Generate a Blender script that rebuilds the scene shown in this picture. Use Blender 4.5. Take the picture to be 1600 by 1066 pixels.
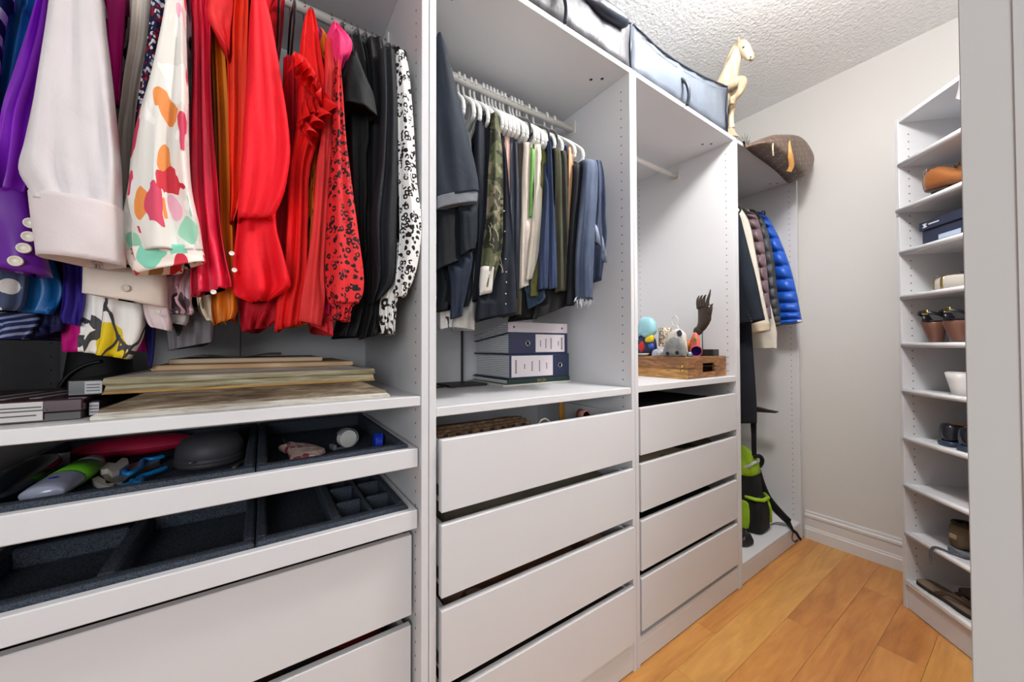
import bpy, bmesh, math, random
from mathutils import Vector, Matrix
from math import sin, cos, pi

# ------------------------------------------------------------------ camera, light, exposure
for o in list(bpy.data.objects):
    bpy.data.objects.remove(o, do_unlink=True)
SC = bpy.context.scene
COL = SC.collection
FPX, YAW, PITCH, ROLL = 569.909, 0.597558, 0.015155, 0.0027675
CAM = Vector((.43293, -.80841, 1.1111))
FWD = Vector((sin(YAW)*cos(PITCH), cos(YAW)*cos(PITCH), sin(PITCH)))
RGT = Vector((cos(YAW), -sin(YAW), 0))
UPV = RGT.cross(FWD)
cd = bpy.data.cameras.new('camera')
cd.sensor_width = 36.0
cd.sensor_fit = 'HORIZONTAL'
cd.lens = FPX/1600*36
cd.clip_start = 0.02
cam = bpy.data.objects.new('camera', cd)
COL.objects.link(cam)
_r = RGT*cos(ROLL) - UPV*sin(ROLL)
_u = RGT*sin(ROLL) + UPV*cos(ROLL)
cam.matrix_world = Matrix(((_r.x, _u.x, -FWD.x, CAM.x), (_r.y, _u.y, -FWD.y, CAM.y), (_r.z, _u.z, -FWD.z, CAM.z), (0, 0, 0, 1)))
SC.camera = cam

W = bpy.data.worlds.new('world')
SC.world = W
W.use_nodes = True
W.node_tree.nodes['Background'].inputs[0].default_value = (.95, .98, 1, 1)
W.node_tree.nodes['Background'].inputs[1].default_value = 0.46

def area_light(name, loc, target, size, power, col=(1, 1, 1)):
    d = bpy.data.lights.new(name, 'AREA')
    d.shape = 'DISK'
    d.size = size
    d.energy = power
    d.color = col
    o = bpy.data.objects.new(name, d)
    COL.objects.link(o)
    o.location = loc
    o.rotation_euler = (Vector(target)-Vector(loc)).to_track_quat('-Z', 'Y').to_euler()
    return o
# an unseen fill light added behind the camera, and the lamp on the closet ceiling
area_light('camera_side_fill', (-.35, -2.1, 1.42), (1.0, .2, 1.05), .9, 25, (.95, .98, 1))
LAMP = Vector((1.66, -.50, 2.61))         # the closet ceiling lamp; its glass glows (built below)
LAMP_E = 116.0

SC.view_settings.view_transform = 'Standard'
SC.view_settings.look = 'None'
SC.view_settings.gamma = 1
SC.view_settings.use_curve_mapping = False
SC.view_settings.exposure = 0.0

# ------------------------------------------------------------------ pixel -> point helpers (1600 x 1066 frame)
def ray(px, py):
    a, b = px-800, py-533
    X = cos(ROLL)*a + sin(ROLL)*b
    Y = -sin(ROLL)*a + cos(ROLL)*b
    return FWD*FPX + RGT*X - UPV*Y
def at_y(px, py, y):
    d = ray(px, py)
    return CAM + d*((y-CAM.y)/d.y)
def at_x(px, py, x):
    d = ray(px, py)
    return CAM + d*((x-CAM.x)/d.x)
def at_z(px, py, z):
    d = ray(px, py)
    return CAM + d*((z-CAM.z)/d.z)
def at_plane(px, py, p, n):
    d = ray(px, py)
    return CAM + d*((Vector(p)-CAM).dot(n)/d.dot(n))

# ------------------------------------------------------------------ object helpers
def wloc(o):
    v = Vector((0, 0, 0))
    while o:
        v += Vector(o.location)
        o = o.parent
    return v
def tag(o, label=None, cat=None, group=None, kind=None):
    if label: o['label'] = label
    if cat: o['category'] = cat
    if group: o['group'] = group
    if kind: o['kind'] = kind
    return o
def thing(name, loc, label, cat, group=None, kind=None):
    o = bpy.data.objects.new(name, None)
    o.empty_display_size = .05
    COL.objects.link(o)
    o.location = loc
    return tag(o, label, cat, group, kind)
def obj(name, verts, faces, m, parent=None, smooth=False, xf=None, origin=None, mi=None, mats=None):
    vs = [Vector(v) for v in verts]
    if xf is not None:
        vs = [xf @ v for v in vs]
    if origin is None:
        if parent is None:
            xs = [v.x for v in vs]; ys = [v.y for v in vs]; zs = [v.z for v in vs]
            origin = Vector(((min(xs)+max(xs))/2, (min(ys)+max(ys))/2, min(zs)))
        else:
            origin = wloc(parent)
    origin = Vector(origin)
    me = bpy.data.meshes.new(name)
    me.from_pydata([v-origin for v in vs], [], faces)
    bm = bmesh.new()
    bm.from_mesh(me)
    bmesh.ops.recalc_face_normals(bm, faces=bm.faces)
    bm.to_mesh(me)
    bm.free()
    if smooth:
        me.polygons.foreach_set('use_smooth', [True]*len(me.polygons))
    for mm in (mats or [m]):
        me.materials.append(mm)
    if mi:
        me.polygons.foreach_set('material_index', mi)
    me.update()
    o = bpy.data.objects.new(name, me)
    COL.objects.link(o)
    if parent is None:
        o.location = origin
    else:
        o.parent = parent
        o.location = origin - wloc(parent)
    return o
class MB:
    """collects verts / faces of one part"""
    def __init__(s): s.v = []; s.f = []
    def add(s, vf, xf=None):
        v, f = vf
        n = len(s.v)
        s.v += [(xf @ Vector(p)) if xf is not None else Vector(p) for p in v]
        s.f += [tuple(i+n for i in q) for q in f]
        return s
    def build(s, name, m, parent=None, **k):
        return obj(name, s.v, s.f, m, parent, **k)
def bx(x0, x1, y0, y1, z0, z1, b=0.0):
    """box, optionally with chamfered edges"""
    if b <= 0:
        v = [(x, y, z) for x in (x0, x1) for y in (y0, y1) for z in (z0, z1)]
        return v, [(0, 1, 3, 2), (4, 6, 7, 5), (0, 4, 5, 1), (2, 3, 7, 6), (0, 2, 6, 4), (1, 5, 7, 3)]
    bm = bmesh.new()
    bmesh.ops.create_cube(bm, size=1)
    for q in bm.verts:
        q.co = Vector(((x0+x1)/2+q.co.x*(x1-x0), (y0+y1)/2+q.co.y*(y1-y0), (z0+z1)/2+q.co.z*(z1-z0)))
    bmesh.ops.bevel(bm, geom=list(bm.edges), offset=b, segments=1, affect='EDGES', profile=.5)
    v = [q.co.copy() for q in bm.verts]
    bm.verts.index_update()
    f = [tuple(q.index for q in p.verts) for p in bm.faces]
    bm.free()
    return v, f
def box(name, x0, x1, y0, y1, z0, z1, m, parent=None, b=.0012, **k):
    v, f = bx(min(x0, x1), max(x0, x1), min(y0, y1), max(y0, y1), min(z0, z1), max(z0, z1), b)
    return obj(name, v, f, m, parent, **k)
def spline(pts, n):
    """Catmull-Rom through points (tuples of any length) -> n samples"""
    P = [tuple(map(float, p)) for p in pts]
    if len(P) == 2:
        return [tuple(a+(b-a)*i/(n-1) for a, b in zip(*P)) for i in range(n)]
    out = []
    m = len(P)-1
    for i in range(n):
        t = i/(n-1)*m
        k = min(int(t), m-1)
        u = t-k
        p0, p1, p2, p3 = P[max(k-1, 0)], P[k], P[k+1], P[min(k+2, m)]
        out.append(tuple(.5*(2*b+(c-a)*u+(2*a-5*b+4*c-d)*u*u+(3*b-a-3*c+d)*u**3) for a, b, c, d in zip(p0, p1, p2, p3)))
    return out
def tb(path, r, seg=8, closed=False, cap=True):
    """tube along a path; r a number or a list; r entries may be (ra, rb) for a flat band"""
    P = [Vector(p) for p in path]
    n = len(P)
    R = [r[min(int(i*len(r)/n), len(r)-1)] for i in range(n)] if isinstance(r, list) else [r]*n
    v, f = [], []
    nrm = None
    for i in range(n):
        a = P[(i-1) % n] if (closed or i > 0) else P[i]
        b = P[(i+1) % n] if (closed or i < n-1) else P[i]
        t = (b-a)
        t = t.normalized() if t.length > 1e-9 else Vector((0, 0, 1))
        if nrm is None:
            ref = Vector((0, 0, 1)) if abs(t.z) < .9 else Vector((0, 1, 0))
            nrm = t.cross(ref).normalized()
        nrm = (nrm - t*nrm.dot(t))
        nrm = nrm.normalized() if nrm.length > 1e-6 else t.orthogonal().normalized()
        bn = t.cross(nrm)
        ra, rb = R[i] if isinstance(R[i], (tuple, list)) else (R[i], R[i])
        for j in range(seg):
            an = 2*pi*j/seg
            v.append(P[i]+nrm*(ra*cos(an))+bn*(rb*sin(an)))
    m = n if closed else n-1
    for i in range(m):
        for j in range(seg):
            a = i*seg+j; b = i*seg+(j+1) % seg
            c = ((i+1) % n)*seg+(j+1) % seg; d = ((i+1) % n)*seg+j
            f.append((a, b, c, d))
    if cap and not closed:
        f.append(tuple(range(seg))[::-1])
        f.append(tuple((n-1)*seg+j for j in range(seg)))
    return v, f
def tube(name, path, r, m, parent=None, seg=8, closed=False, **k):
    v, f = tb(path, r, seg, closed)
    return obj(name, v, f, m, parent, smooth=True, **k)
def lathe(prof, seg=20, c=(0, 0, 0), axis='z', sx=1, sy=1):
    """prof: list of (radius, height)"""
    v, f = [], []
    for r_, h in prof:
        for j in range(seg):
            a = 2*pi*j/seg
            p = (r_*cos(a)*sx, r_*sin(a)*sy, h)
            if axis == 'y': p = (p[0], -p[2], p[1])
            if axis == 'x': p = (p[2], p[0], p[1])
            v.append((p[0]+c[0], p[1]+c[1], p[2]+c[2]))
    for i in range(len(prof)-1):
        for j in range(seg):
            f.append((i*seg+j, i*seg+(j+1) % seg, (i+1)*seg+(j+1) % seg, (i+1)*seg+j))
    f.append(tuple(range(seg))[::-1])
    f.append(tuple((len(prof)-1)*seg+j for j in range(seg)))
    return v, f
def prism(outline, thick):
    """outline: 3-D points of one face, thick: offset vector"""
    n = len(outline)
    t = Vector(thick)
    v = [Vector(p) for p in outline]+[Vector(p)+t for p in outline]
    f = [tuple(range(n)), tuple(range(2*n-1, n-1, -1))]
    f += [(i, (i+1) % n, n+(i+1) % n, n+i) for i in range(n)]
    return v, f
def blob(rings, seg=20):
    """rings: list of lists of points (same count) -> closed skin with caps"""
    n = len(rings[0])
    v = [Vector(p) for r_ in rings for p in r_]
    f = []
    for i in range(len(rings)-1):
        for j in range(n):
            f.append((i*n+j, i*n+(j+1) % n, (i+1)*n+(j+1) % n, (i+1)*n+j))
    f.append(tuple(range(n))[::-1])
    f.append(tuple((len(rings)-1)*n+j for j in range(n)))
    return v, f
def copy_tree(o, parent=None):
    c = o.copy()
    COL.objects.link(c)
    c.parent = parent
    for ch in list(o.children):
        copy_tree(ch, c)
    return c
def rotz(a, c=(0, 0, 0)):
    return Matrix.Translation(Vector(c)) @ Matrix.Rotation(a, 4, 'Z')

# ------------------------------------------------------------------ materials
def lin(c):
    return tuple(((x/255)/12.92 if x/255 <= .04045 else ((x/255+.055)/1.055)**2.4) for x in c)
class NT:
    def __init__(s, name, rough=.6, metal=0., col=(200, 200, 200), sheen=0., spec=.5, coord='Object'):
        s.m = bpy.data.materials.new(name)
        s.m.use_nodes = True
        s.t = s.m.node_tree
        s.b = s.t.nodes['Principled BSDF']
        s.b.inputs['Roughness'].default_value = rough
        s.b.inputs['Metallic'].default_value = metal
        s.b.inputs['Base Color'].default_value = (*lin(col), 1)
        s.b.inputs['Specular IOR Level'].default_value = spec
        if sheen:
            s.b.inputs['Sheen Weight'].default_value = sheen
            s.b.inputs['Sheen Roughness'].default_value = .5
        s.tc = s.t.nodes.new('ShaderNodeTexCoord').outputs[coord]
    def n(s, kind, **k):
        x = s.t.nodes.new(kind)
        for a, b in k.items():
            if a.startswith('i_'):
                x.inputs[a[2:].replace('_', ' ')].default_value = b
            else:
                setattr(x, a, b)
        return x
    def l(s, a, b): s.t.links.new(a, b)
    def mapping(s, scale=(1, 1, 1), rot=(0, 0, 0), loc=(0, 0, 0)):
        x = s.n('ShaderNodeMapping')
        x.inputs['Scale'].default_value = scale
        x.inputs['Rotation'].default_value = rot
        x.inputs['Location'].default_value = loc
        s.l(s.tc, x.inputs['Vector'])
        return x.outputs[0]
    def noise(s, scale, detail=3, vec=None, dist=0., rough=.5):
        x = s.n('ShaderNodeTexNoise')
        x.inputs['Scale'].default_value = scale
        x.inputs['Detail'].default_value = detail
        x.inputs['Distortion'].default_value = dist
        x.inputs['Roughness'].default_value = rough
        s.l(vec if vec is not None else s.tc, x.inputs['Vector'])
        return x.outputs['Fac']
    def voro(s, scale, feature='F1', vec=None, rnd=1., out='Distance'):
        x = s.n('ShaderNodeTexVoronoi')
        x.feature = feature
        x.inputs['Scale'].default_value = scale
        x.inputs['Randomness'].default_value = rnd
        s.l(vec if vec is not None else s.tc, x.inputs['Vector'])
        return x.outputs[out]
    def wave(s, scale, dist=0., vec=None, dirn='X', detail=2):
        x = s.n('ShaderNodeTexWave')
        x.bands_direction = dirn
        x.inputs['Scale'].default_value = scale
        x.inputs['Distortion'].default_value = dist
        x.inputs['Detail'].default_value = detail
        s.l(vec if vec is not None else s.tc, x.inputs['Vector'])
        return x.outputs['Fac']
    def ramp(s, fac, stops, interp='LINEAR'):
        x = s.n('ShaderNodeValToRGB')
        x.color_ramp.interpolation = interp
        e = x.color_ramp.elements
        while len(e) > 1: e.remove(e[-1])
        e[0].position = stops[0][0]
        e[0].color = (*lin(stops[0][1]), 1)
        for p, c in stops[1:]:
            q = e.new(p)
            q.color = (*lin(c), 1)
        s.l(fac, x.inputs['Fac'])
        return x.outputs['Color']
    def mix(s, fac, a, b, mode='MIX'):
        x = s.n('ShaderNodeMix', data_type='RGBA', blend_type=mode)
        for sk, val in ((x.inputs[0], fac), (x.inputs[6], a), (x.inputs[7], b)):
            if hasattr(val, 'is_output'): s.l(val, sk)
            elif isinstance(val, (int, float)): sk.default_value = val
            else: sk.default_value = (*lin(val), 1)
        return x.outputs[2]
    def math(s, op, a, b=0.):
        x = s.n('ShaderNodeMath', operation=op)
        for sk, val in ((x.inputs[0], a), (x.inputs[1], b)):
            if hasattr(val, 'is_output'): s.l(val, sk)
            else: sk.default_value = val
        return x.outputs[0]
    def color(s, c):
        s.l(c, s.b.inputs['Base Color'])
        return s
    def bump(s, h, strength=.3, dist=.002):
        x = s.n('ShaderNodeBump')
        x.inputs['Strength'].default_value = strength
        x.inputs['Distance'].default_value = dist
        s.l(h, x.inputs['Height'])
        s.l(x.outputs[0], s.b.inputs['Normal'])
        return s
_plain = {}
def M(col, rough=.6, metal=0., sheen=0., weave=0., name=None, spec=.5):
    key = (tuple(col), rough, metal, sheen, weave)
    if key not in _plain:
        k = NT(name or 'plain', rough, metal, col, sheen, spec)
        if weave:
            k.bump(k.noise(weave, 4), .25, .0015)
        _plain[key] = k.m
    return _plain[key]
def cloth(col, rough=.85, sheen=.0, var=.10, bump=60, bs=.35):
    """plain woven cloth with faint mottling and soft wrinkles"""
    key = ('cloth', tuple(col), rough, sheen, var)
    if key not in _plain:
        k = NT('cloth', rough, 0, col, sheen, .25)
        nz = k.noise(9, 4)
        dark = tuple(c*(1-var) for c in col)
        lite = tuple(min(255, c*(1+var*.6)+2) for c in col)
        k.color(k.ramp(nz, [(.3, dark), (.7, lite)]))
        h = k.math('ADD', k.math('MULTIPLY', k.noise(14, 3, dist=1.5), 1.0), k.math('MULTIPLY', k.noise(600, 2), .10))
        k.bump(h, bs, .006)
        _plain[key] = k.m
    return _plain[key]
# ------------------------------------------------------------------ the setting
k = NT('white_melamine', .42, 0, (211, 211, 214), spec=.4)
k.bump(k.noise(260, 2), .03, .001)
M_WHITE = k.m
M_EDGE = M((233, 233, 236), .35, name='white_edge_band')
k = NT('wall_paint', .8, 0, (214, 212, 209), spec=.2)
k.bump(k.noise(160, 3), .08, .002)
M_WALL = k.m
k = NT('partition_paint', .7, 0, (200, 200, 199), spec=.25)
k.bump(k.noise(160, 3), .05, .002)
M_PART = k.m
k = NT('knockdown_ceiling', .85, 0, (246, 246, 246), spec=.2)
h = k.math('ADD', k.noise(95, 4, dist=.6), k.math('MULTIPLY', k.voro(66, 'SMOOTH_F1'), .7))
k.bump(h, .75, .008)
M_CEIL = k.m
M_TRIM = M((216, 215, 215), .45, name='trim_paint')
M_HOLE = M((45, 43, 42), .9, name='dark_hole')

def struct(name, vf, m, **k):
    return tag(obj(name, vf[0], vf[1], m, **k), kind='structure')
HC, HCEIL = 2.086, 2.61
XE, YB, YR = 3.045, .60, -1.16           # end wall, wall behind the wardrobes, wall opposite
struct('ceiling', bx(-1.2, XE+.1, -2.6, YB+.1, HCEIL, HCEIL+.08), M_CEIL)
struct('wall_back', bx(-1.2, XE+.1, YB, YB+.1, 0, HCEIL), M_WALL)
struct('wall_left', bx(-1.2, -1.1, -2.6, YB, 0, HCEIL), M_WALL)
struct('wall_end', bx(XE, XE+.1, YR-.1, YB, 0, HCEIL), M_WALL)
struct('wall_right', bx(1.02, XE, YR-.1, YR, 0, HCEIL), M_WALL)

# the painted door-side partition that closes the view on the right
pe = at_plane(1508, 533, (.93, 0, 0), Vector((1, 0, 0)))
prt = struct('wall_partition', bx(.93, 1.02, YR-.1, pe.y, 0, HCEIL, .0006), M_PART)
pw = at_plane(1594, 533, (.93, 0, 0), Vector((1, 0, 0)))
dstop = struct('trim_1', bx(.9288, .9299, YR-.1, pw.y, 0, HCEIL-.02, .0002), M_PART)

# moulded baseboard on the end wall: one swept profile
prof = [(0, 0), (-.017, 0), (-.017, .055), (-.013, .060), (-.013, .066), (-.010, .072), (-.010, .118), (-.014, .124), (-.014, .136), (-.006, .142), (-.006, .152), (-.003, .158), (0, .158)]
v = [(XE+a, y, z) for y in (YR, 0.0) for a, z in prof]
n = len(prof)
f = [(i, (i+1) % n, n+(i+1) % n, n+i) for i in range(n)]+[tuple(range(n)), tuple(range(2*n-1, n-1, -1))]
struct('baseboard_end', (v, f), M_TRIM)

# wooden floor: each plank is a piece
fl = struct('floor', bx(-1.2, XE+.1, -2.6, YB+.1, -.06, -.012), M((70, 42, 22), .8, name='floor_bed'))
k = NT('cherry_plank', .30, 0, (200, 140, 80), spec=.45)
oi = k.n('ShaderNodeObjectInfo').outputs['Random']
vec = k.mapping((1.3, 9, 9))
ofs = k.n('ShaderNodeVectorMath', operation='ADD')
k.l(vec, ofs.inputs[0])
cmb = k.n('ShaderNodeCombineXYZ')
k.l(k.math('MULTIPLY', oi, 37.), cmb.inputs[0])
k.l(k.math('MULTIPLY', oi, 91.), cmb.inputs[1])
k.l(cmb.outputs[0], ofs.inputs[1])
g = k.noise(1.6, 5, ofs.outputs[0], 1.2, .55)
fine = k.noise(9, 3, ofs.outputs[0], .4)
c1 = k.ramp(g, [(.25, (138, 82, 38)), (.48, (184, 122, 62)), (.72, (214, 156, 86))])
c2 = k.mix(.20, c1, k.ramp(fine, [(.3, (112, 64, 28)), (.7, (212, 156, 88))]))
tint = k.ramp(oi, [(0, (172, 106, 58)), (.35, (188, 124, 66)), (.7, (202, 144, 78)), (1, (220, 174, 98))])
c3 = k.mix(.36, c2, tint, 'MIX')
knot = k.voro(1.15, 'F1', ofs.outputs[0])
c4 = k.mix(k.math('LESS_THAN', knot, .035), c3, (120, 70, 36))
k.color(c4)
k.bump(fine, .05, .001)
M_PLANK = k.m
rowb = [.6, .417, .295, .173, .051, -.071, -.192, -.314, -.436, -.556, -.678, -.80, -.922, -1.044, -1.166, -1.29, -1.41, -1.53]
seams = {(.051, -.071): [.55, 1.88], (-.071, -.192): [.35, 1.615], (-.192, -.314): [.9, 2.21], (-.314, -.436): [.2, 1.45, 2.72], (-.436, -.556): [.7, 2.322], (-.556, -.678): [-.1, 1.3, 2.55]}
random.seed(5)
for a, b in zip(rowb[:-1], rowb[1:]):
    s = seams.get((a, b))
    if s is None:
        x = -1.2+random.random()*.8
        s = []
        while x < 2.9:
            s.append(x); x += 1.1+random.random()*.5
    xs = [-1.19]+[q for q in s if -1.1 < q < 3.0]+[XE+.09]
    for x0, x1 in zip(xs[:-1], xs[1:]):
        v, f = bx(x0+.0003, x1-.0003, b+.00025, a-.00025, -.012, 0, .0006)
        obj('plank', v, f, M_PLANK, fl)

# ------------------------------------------------------------------ wardrobes
TH = .018
def holes_mesh(cols, z0, z1, step=.032, r=.0027):
    """discs facing along x; cols: list of (x, y, sign)"""
    mb = MB()
    for x, y, sg in cols:
        z = z0
        while z < z1:
            mb.add(([(x+sg*.0006, y+r*cos(a*pi/3), z+r*sin(a*pi/3)) for a in range(6)], [tuple(range(6))]))
            z += step
    return mb
def wardrobe(x0, label, group='white open wardrobe frames along the wall', base_z=.10):
    x1 = x0+.75
    t = thing('wardrobe_frame', (x0+.375, .29, 0), label, 'wardrobe')
    for a, b in ((x0+.0008, x0+TH), (x1-TH, x1-.0008)):
        box('side_panel', a, b, 0, .575, 0, HC, M_WHITE, t, b=.001)
    box('top_panel', x0+TH, x1-TH, .001, .56, HC-TH, HC, M_WHITE, t, b=.001)
    box('bottom_panel', x0+TH, x1-TH, .004, .56, base_z-.002-TH, base_z-.002, M_WHITE, t, b=.001)
    box('plinth', x0+TH, x1-TH, .004, .020, .004, base_z-.002-TH, M_WHITE, t, b=.001)
    box('back_panel', x0+TH, x0+.375-.0008, .560, .565, base_z, HC-TH, M_WHITE, t, b=.0008)
    box('back_panel', x0+.375+.0008, x1-TH, .560, .565, base_z, HC-TH, M_WHITE, t, b=.0008)
    hm = holes_mesh([(x0+TH, .037, 1), (x0+TH, .515, 1), (x1-TH, .037, -1), (x1-TH, .515, -1)], base_z+.03, HC-.05)
    for dx in (.055, .085):
        for sx, sg in ((x0+TH, 1), (x1-TH, -1)):
            c = (sx+sg*dx, .075 if dx < .07 else .10, HC-TH-.0006)
            hm.add(([(c[0]+.006*cos(a*pi/4), c[1]+.006*sin(a*pi/4), c[2]) for a in range(8)], [tuple(range(8))]))
    o = hm.build('pin_holes', M_HOLE, t)
    o['kind'] = 'stuff'
    return t
def shelf(t, x0, ztop, thick=.022, y0=.002):
    return box('shelf', x0+TH+.0006, x0+.75-TH-.0006, y0, .558, ztop-thick, ztop, M_WHITE, t, b=.0015)
M_RAIL = M((214, 210, 204), .3, name='rail_enamel')
def rail(t, x0, z, y=.285):
    r_ = tube('clothes_rail', [(x0+TH+.004, y, z), (x0+.75-TH-.004, y, z)], .0125, M_RAIL, t, 14)
    for xx, s in ((x0+TH, 1), (x0+.75-TH, -1)):
        mb = MB()
        mb.add(bx(min(xx, xx+s*.005), max(xx, xx+s*.005), y-.02, y+.02, z-.022, z+.03, .001))
        mb.build('rail_bracket', M_RAIL, r_)
M_DIN = M((196, 196, 198), .5, name='drawer_inside')
def drawer(t, x0, zt, zb, yf, yb=.50, gap=.006, inset=0., shal=.0):
    """pull-out drawer: front, two sides, back, bottom"""
    a, b = x0+TH+gap, x0+.75-TH-gap
    d = box('drawer_front', a, b, yf, yf+.018, zb, zt, M_WHITE, t, b=.0016)
    zs = zt-.012-shal
    for p, q in ((a+.008, a+.020), (b-.020, b-.008)):
        box('drawer_side', p, q, yf+.0182, yb, zb+.012, zs, M_WHITE, d, b=.001)
    box('drawer_back', a+.0202, b-.0202, yb-.013, yb, zb+.012, zs, M_WHITE, d, b=.001)
    box('drawer_bottom', a+.0202, b-.0202, yf+.0182, yb-.0132, zb+.014, zb+.022, M_DIN, d, b=0)
    for p in (a+.004, b-.0085):
        box('slide', p, p+.0035, yf+.03, yb, zb+.03, zb+.055, M_STEEL, d, b=.0005)
    return d
M_STEEL = M((150, 150, 150), .35, 1, name='slide_steel')
M_BLACKP = M((22, 22, 24), .5, name='black_plastic')

w1 = wardrobe(0, 'white wardrobe frame with two felt lined trays, colourful blouses on its rail')
w2 = wardrobe(.75, 'white wardrobe frame with four drawers, trousers on its rail and binders on its shelf')
w3 = wardrobe(1.5, 'white wardrobe frame with four drawers, empty rail and wooden tray on its shelf')
w4 = wardrobe(2.25, 'white wardrobe frame without drawers, padded jackets and backpack inside, by the end wall')
shelf(w1, 0, .998)
shelf(w2, .75, .968)
shelf(w3, 1.5, .972, .024)
for t, x in ((w1, 0), (w2, .75), (w3, 1.5), (w4, 2.25)):
    rail(t, x, 2.005 if x < 2 else 1.99)
# drawers of the second and third wardrobes
for i, (zt, zb) in enumerate(((.893, .724), (.695, .527), (.498, .326), (.299, .112))):
    drawer(w2, .75, zt, zb, -.012, gap=.008)
for i, (zt, zb) in enumerate(((.893, .728), (.697, .530), (.499, .326), (.300, .118))):
    drawer(w3, 1.5, zt, zb, -.002, gap=.008)
# first wardrobe: two felt-lined trays and two drawers
def tray(t, x0, zt, zb, yf):
    a, b = x0+TH+.004, x0+.75-TH-.004
    d = box('tray_front', a, b, yf, yf+.018, zb, zt, M_WHITE, t, b=.002)
    for p, q in ((a, a+.014), (b-.014, b)):
        box('tray_side', p, q, yf+.0182, .54, zb+.004, zt-.001, M_WHITE, d, b=.0012)
    box('tray_back', a+.0142, b-.0142, .526, .54, zb+.004, zt-.001, M_WHITE, d, b=.0012)
    box('tray_bottom', a+.0142, b-.0142, yf+.0182, .5258, zb+.001, zb+.006, M_WHITE, d, b=0)
    for p in (a-.0035, b+.0005):
        box('slide', p, p+.003, yf+.02, .54, zb+.008, zb+.02, M_STEEL, d, b=.0005)
    return d
tray(w1, 0, .878, .835, .010)
tray(w1, 0, .737, .694, .012)
drawer(w1, 0, .669, .482, .040, gap=.008)
drawer(w1, 0, .455, .270, .045, gap=.008)
drawer(w1, 0, .245, .112, .045, gap=.008)

# ------------------------------------------------------------------ shoe cabinet set at 45 degrees in the corner
SP = Vector((2.697, -.445, 0))
SE = Vector((-.7071, -.7071, 0))          # along its front
SN = Vector((-.7071, .7071, 0))           # out of its front
def sc(a, d, z): return SP+SE*a-SN*d+Vector((0, 0, z))     # a along, d into the cabinet
SXF = Matrix(((SE.x, -SN.x, 0, SP.x), (SE.y, -SN.y, 0, SP.y), (0, 0, 1, 0), (0, 0, 0, 1)))
def at_shoe(px, py, d=0.):
    p = at_plane(px, py, SP-SN*d, SN)
    return (p-SP).dot(SE), p.z
SW = .50
shoe = thing('shoe_cabinet', sc(SW/2, .16, 0), 'tall white shoe cabinet with ten slim shelves standing across the corner', 'cabinet')
box('side_panel', 0, TH, 0, .33, 0, HC, M_WHITE, shoe, b=.001, xf=SXF)
box('side_panel', SW-TH, SW, 0, .33, 0, HC, M_WHITE, shoe, b=.001, xf=SXF)
box('top_panel', TH, SW-TH, .001, .325, HC-TH, HC, M_WHITE, shoe, b=.001, xf=SXF)
box('bottom_panel', TH, SW-TH, .004, .325, .10, .118, M_WHITE, shoe, b=.001, xf=SXF)
box('plinth', TH, SW-TH, .004, .02, .003, .10, M_WHITE, shoe, b=.001, xf=SXF)
box('back_panel', TH, SW-TH, .325, .33, .10, HC, M_WHITE, shoe, b=0, xf=SXF)
box('plinth_lip', TH+.001, SW-TH-.001, -.006, .0038, .105, .119, M_EDGE, shoe, b=.003, xf=SXF)
mb = MB()
mb.add(holes_mesh([(TH, .037, 1)], .16, HC-.05).__dict__ and (lambda q: (q.v, q.f))(holes_mesh([(TH, .037, 1), (SW-TH, .037, -1)], .16, HC-.05)))
o = mb.build('pin_holes', M_HOLE, shoe, xf=SXF)
o['kind'] = 'stuff'
SHZ = []
for py in (252, 326, 393, 464, 540, 613, 688, 762, 837, 912):
    a, z = at_shoe(1419, py)
    SHZ.append(z)
for i, z in enumerate(SHZ):
    out = .010 if i == 1 else .0
    s = box('shelf', TH+.001, SW-TH-.001, .012-out, .322-out, z-.016, z-.002, M_WHITE, shoe, b=.001, xf=SXF)
    v, f = tb([(TH+.001, .004-out, z-.008), (SW-TH-.001, .004-out, z-.008)], .0105, 12)
    obj('shelf_nosing', v, f, M_EDGE, s, smooth=True, xf=SXF)
# ceiling lamp: semi-flush glass drum above the passage
cl = thing('ceiling_lamp', LAMP, 'round glowing ceiling lamp with a glass drum above the passage', 'lamp')
k = NT('lamp_glass', .3, 0, (255, 250, 240))
k.b.inputs['Emission Color'].default_value = (1, .98, .955, 1)
k.b.inputs['Emission Strength'].default_value = LAMP_E
vf = lathe([(.06, -.11), (.125, -.115), (.14, -.13), (.14, -.17), (.12, -.195), (.07, -.21), (.004, -.213)], 28, LAMP)
obj('glass_shade', vf[0], vf[1], k.m, cl, smooth=True)
vf = lathe([(.07, -.0005), (.072, -.02), (.012, -.03), (.012, -.112)], 28, LAMP)
obj('ceiling_rose', vf[0], vf[1], M_TRIM, cl)
# ------------------------------------------------------------------ patterned cloths
def leopard(base, spot, scale=38, rough=.7):
    scale *= 1.75
    k = NT('leopard_cloth', rough, 0, base, spec=.3)
    wob = k.n('ShaderNodeVectorMath', operation='ADD')
    nz = k.n('ShaderNodeTexNoise')
    nz.inputs['Scale'].default_value = scale*.8
    k.l(k.tc, nz.inputs['Vector'])
    sc_ = k.n('ShaderNodeVectorMath', operation='SCALE')
    sc_.inputs['Scale'].default_value = .5/scale
    k.l(nz.outputs['Color'], sc_.inputs[0])
    k.l(k.tc, wob.inputs[0]); k.l(sc_.outputs[0], wob.inputs[1])
    d = k.voro(scale, 'F1', wob.outputs[0], .8)
    ring = k.math('MULTIPLY', k.math('GREATER_THAN', d, .20), k.math('LESS_THAN', d, .47))
    br = k.math('GREATER_THAN', k.noise(scale*1.3, 1), .40)
    k.color(k.mix(k.math('MULTIPLY', ring, br), base, spot))
    return k.m
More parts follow.
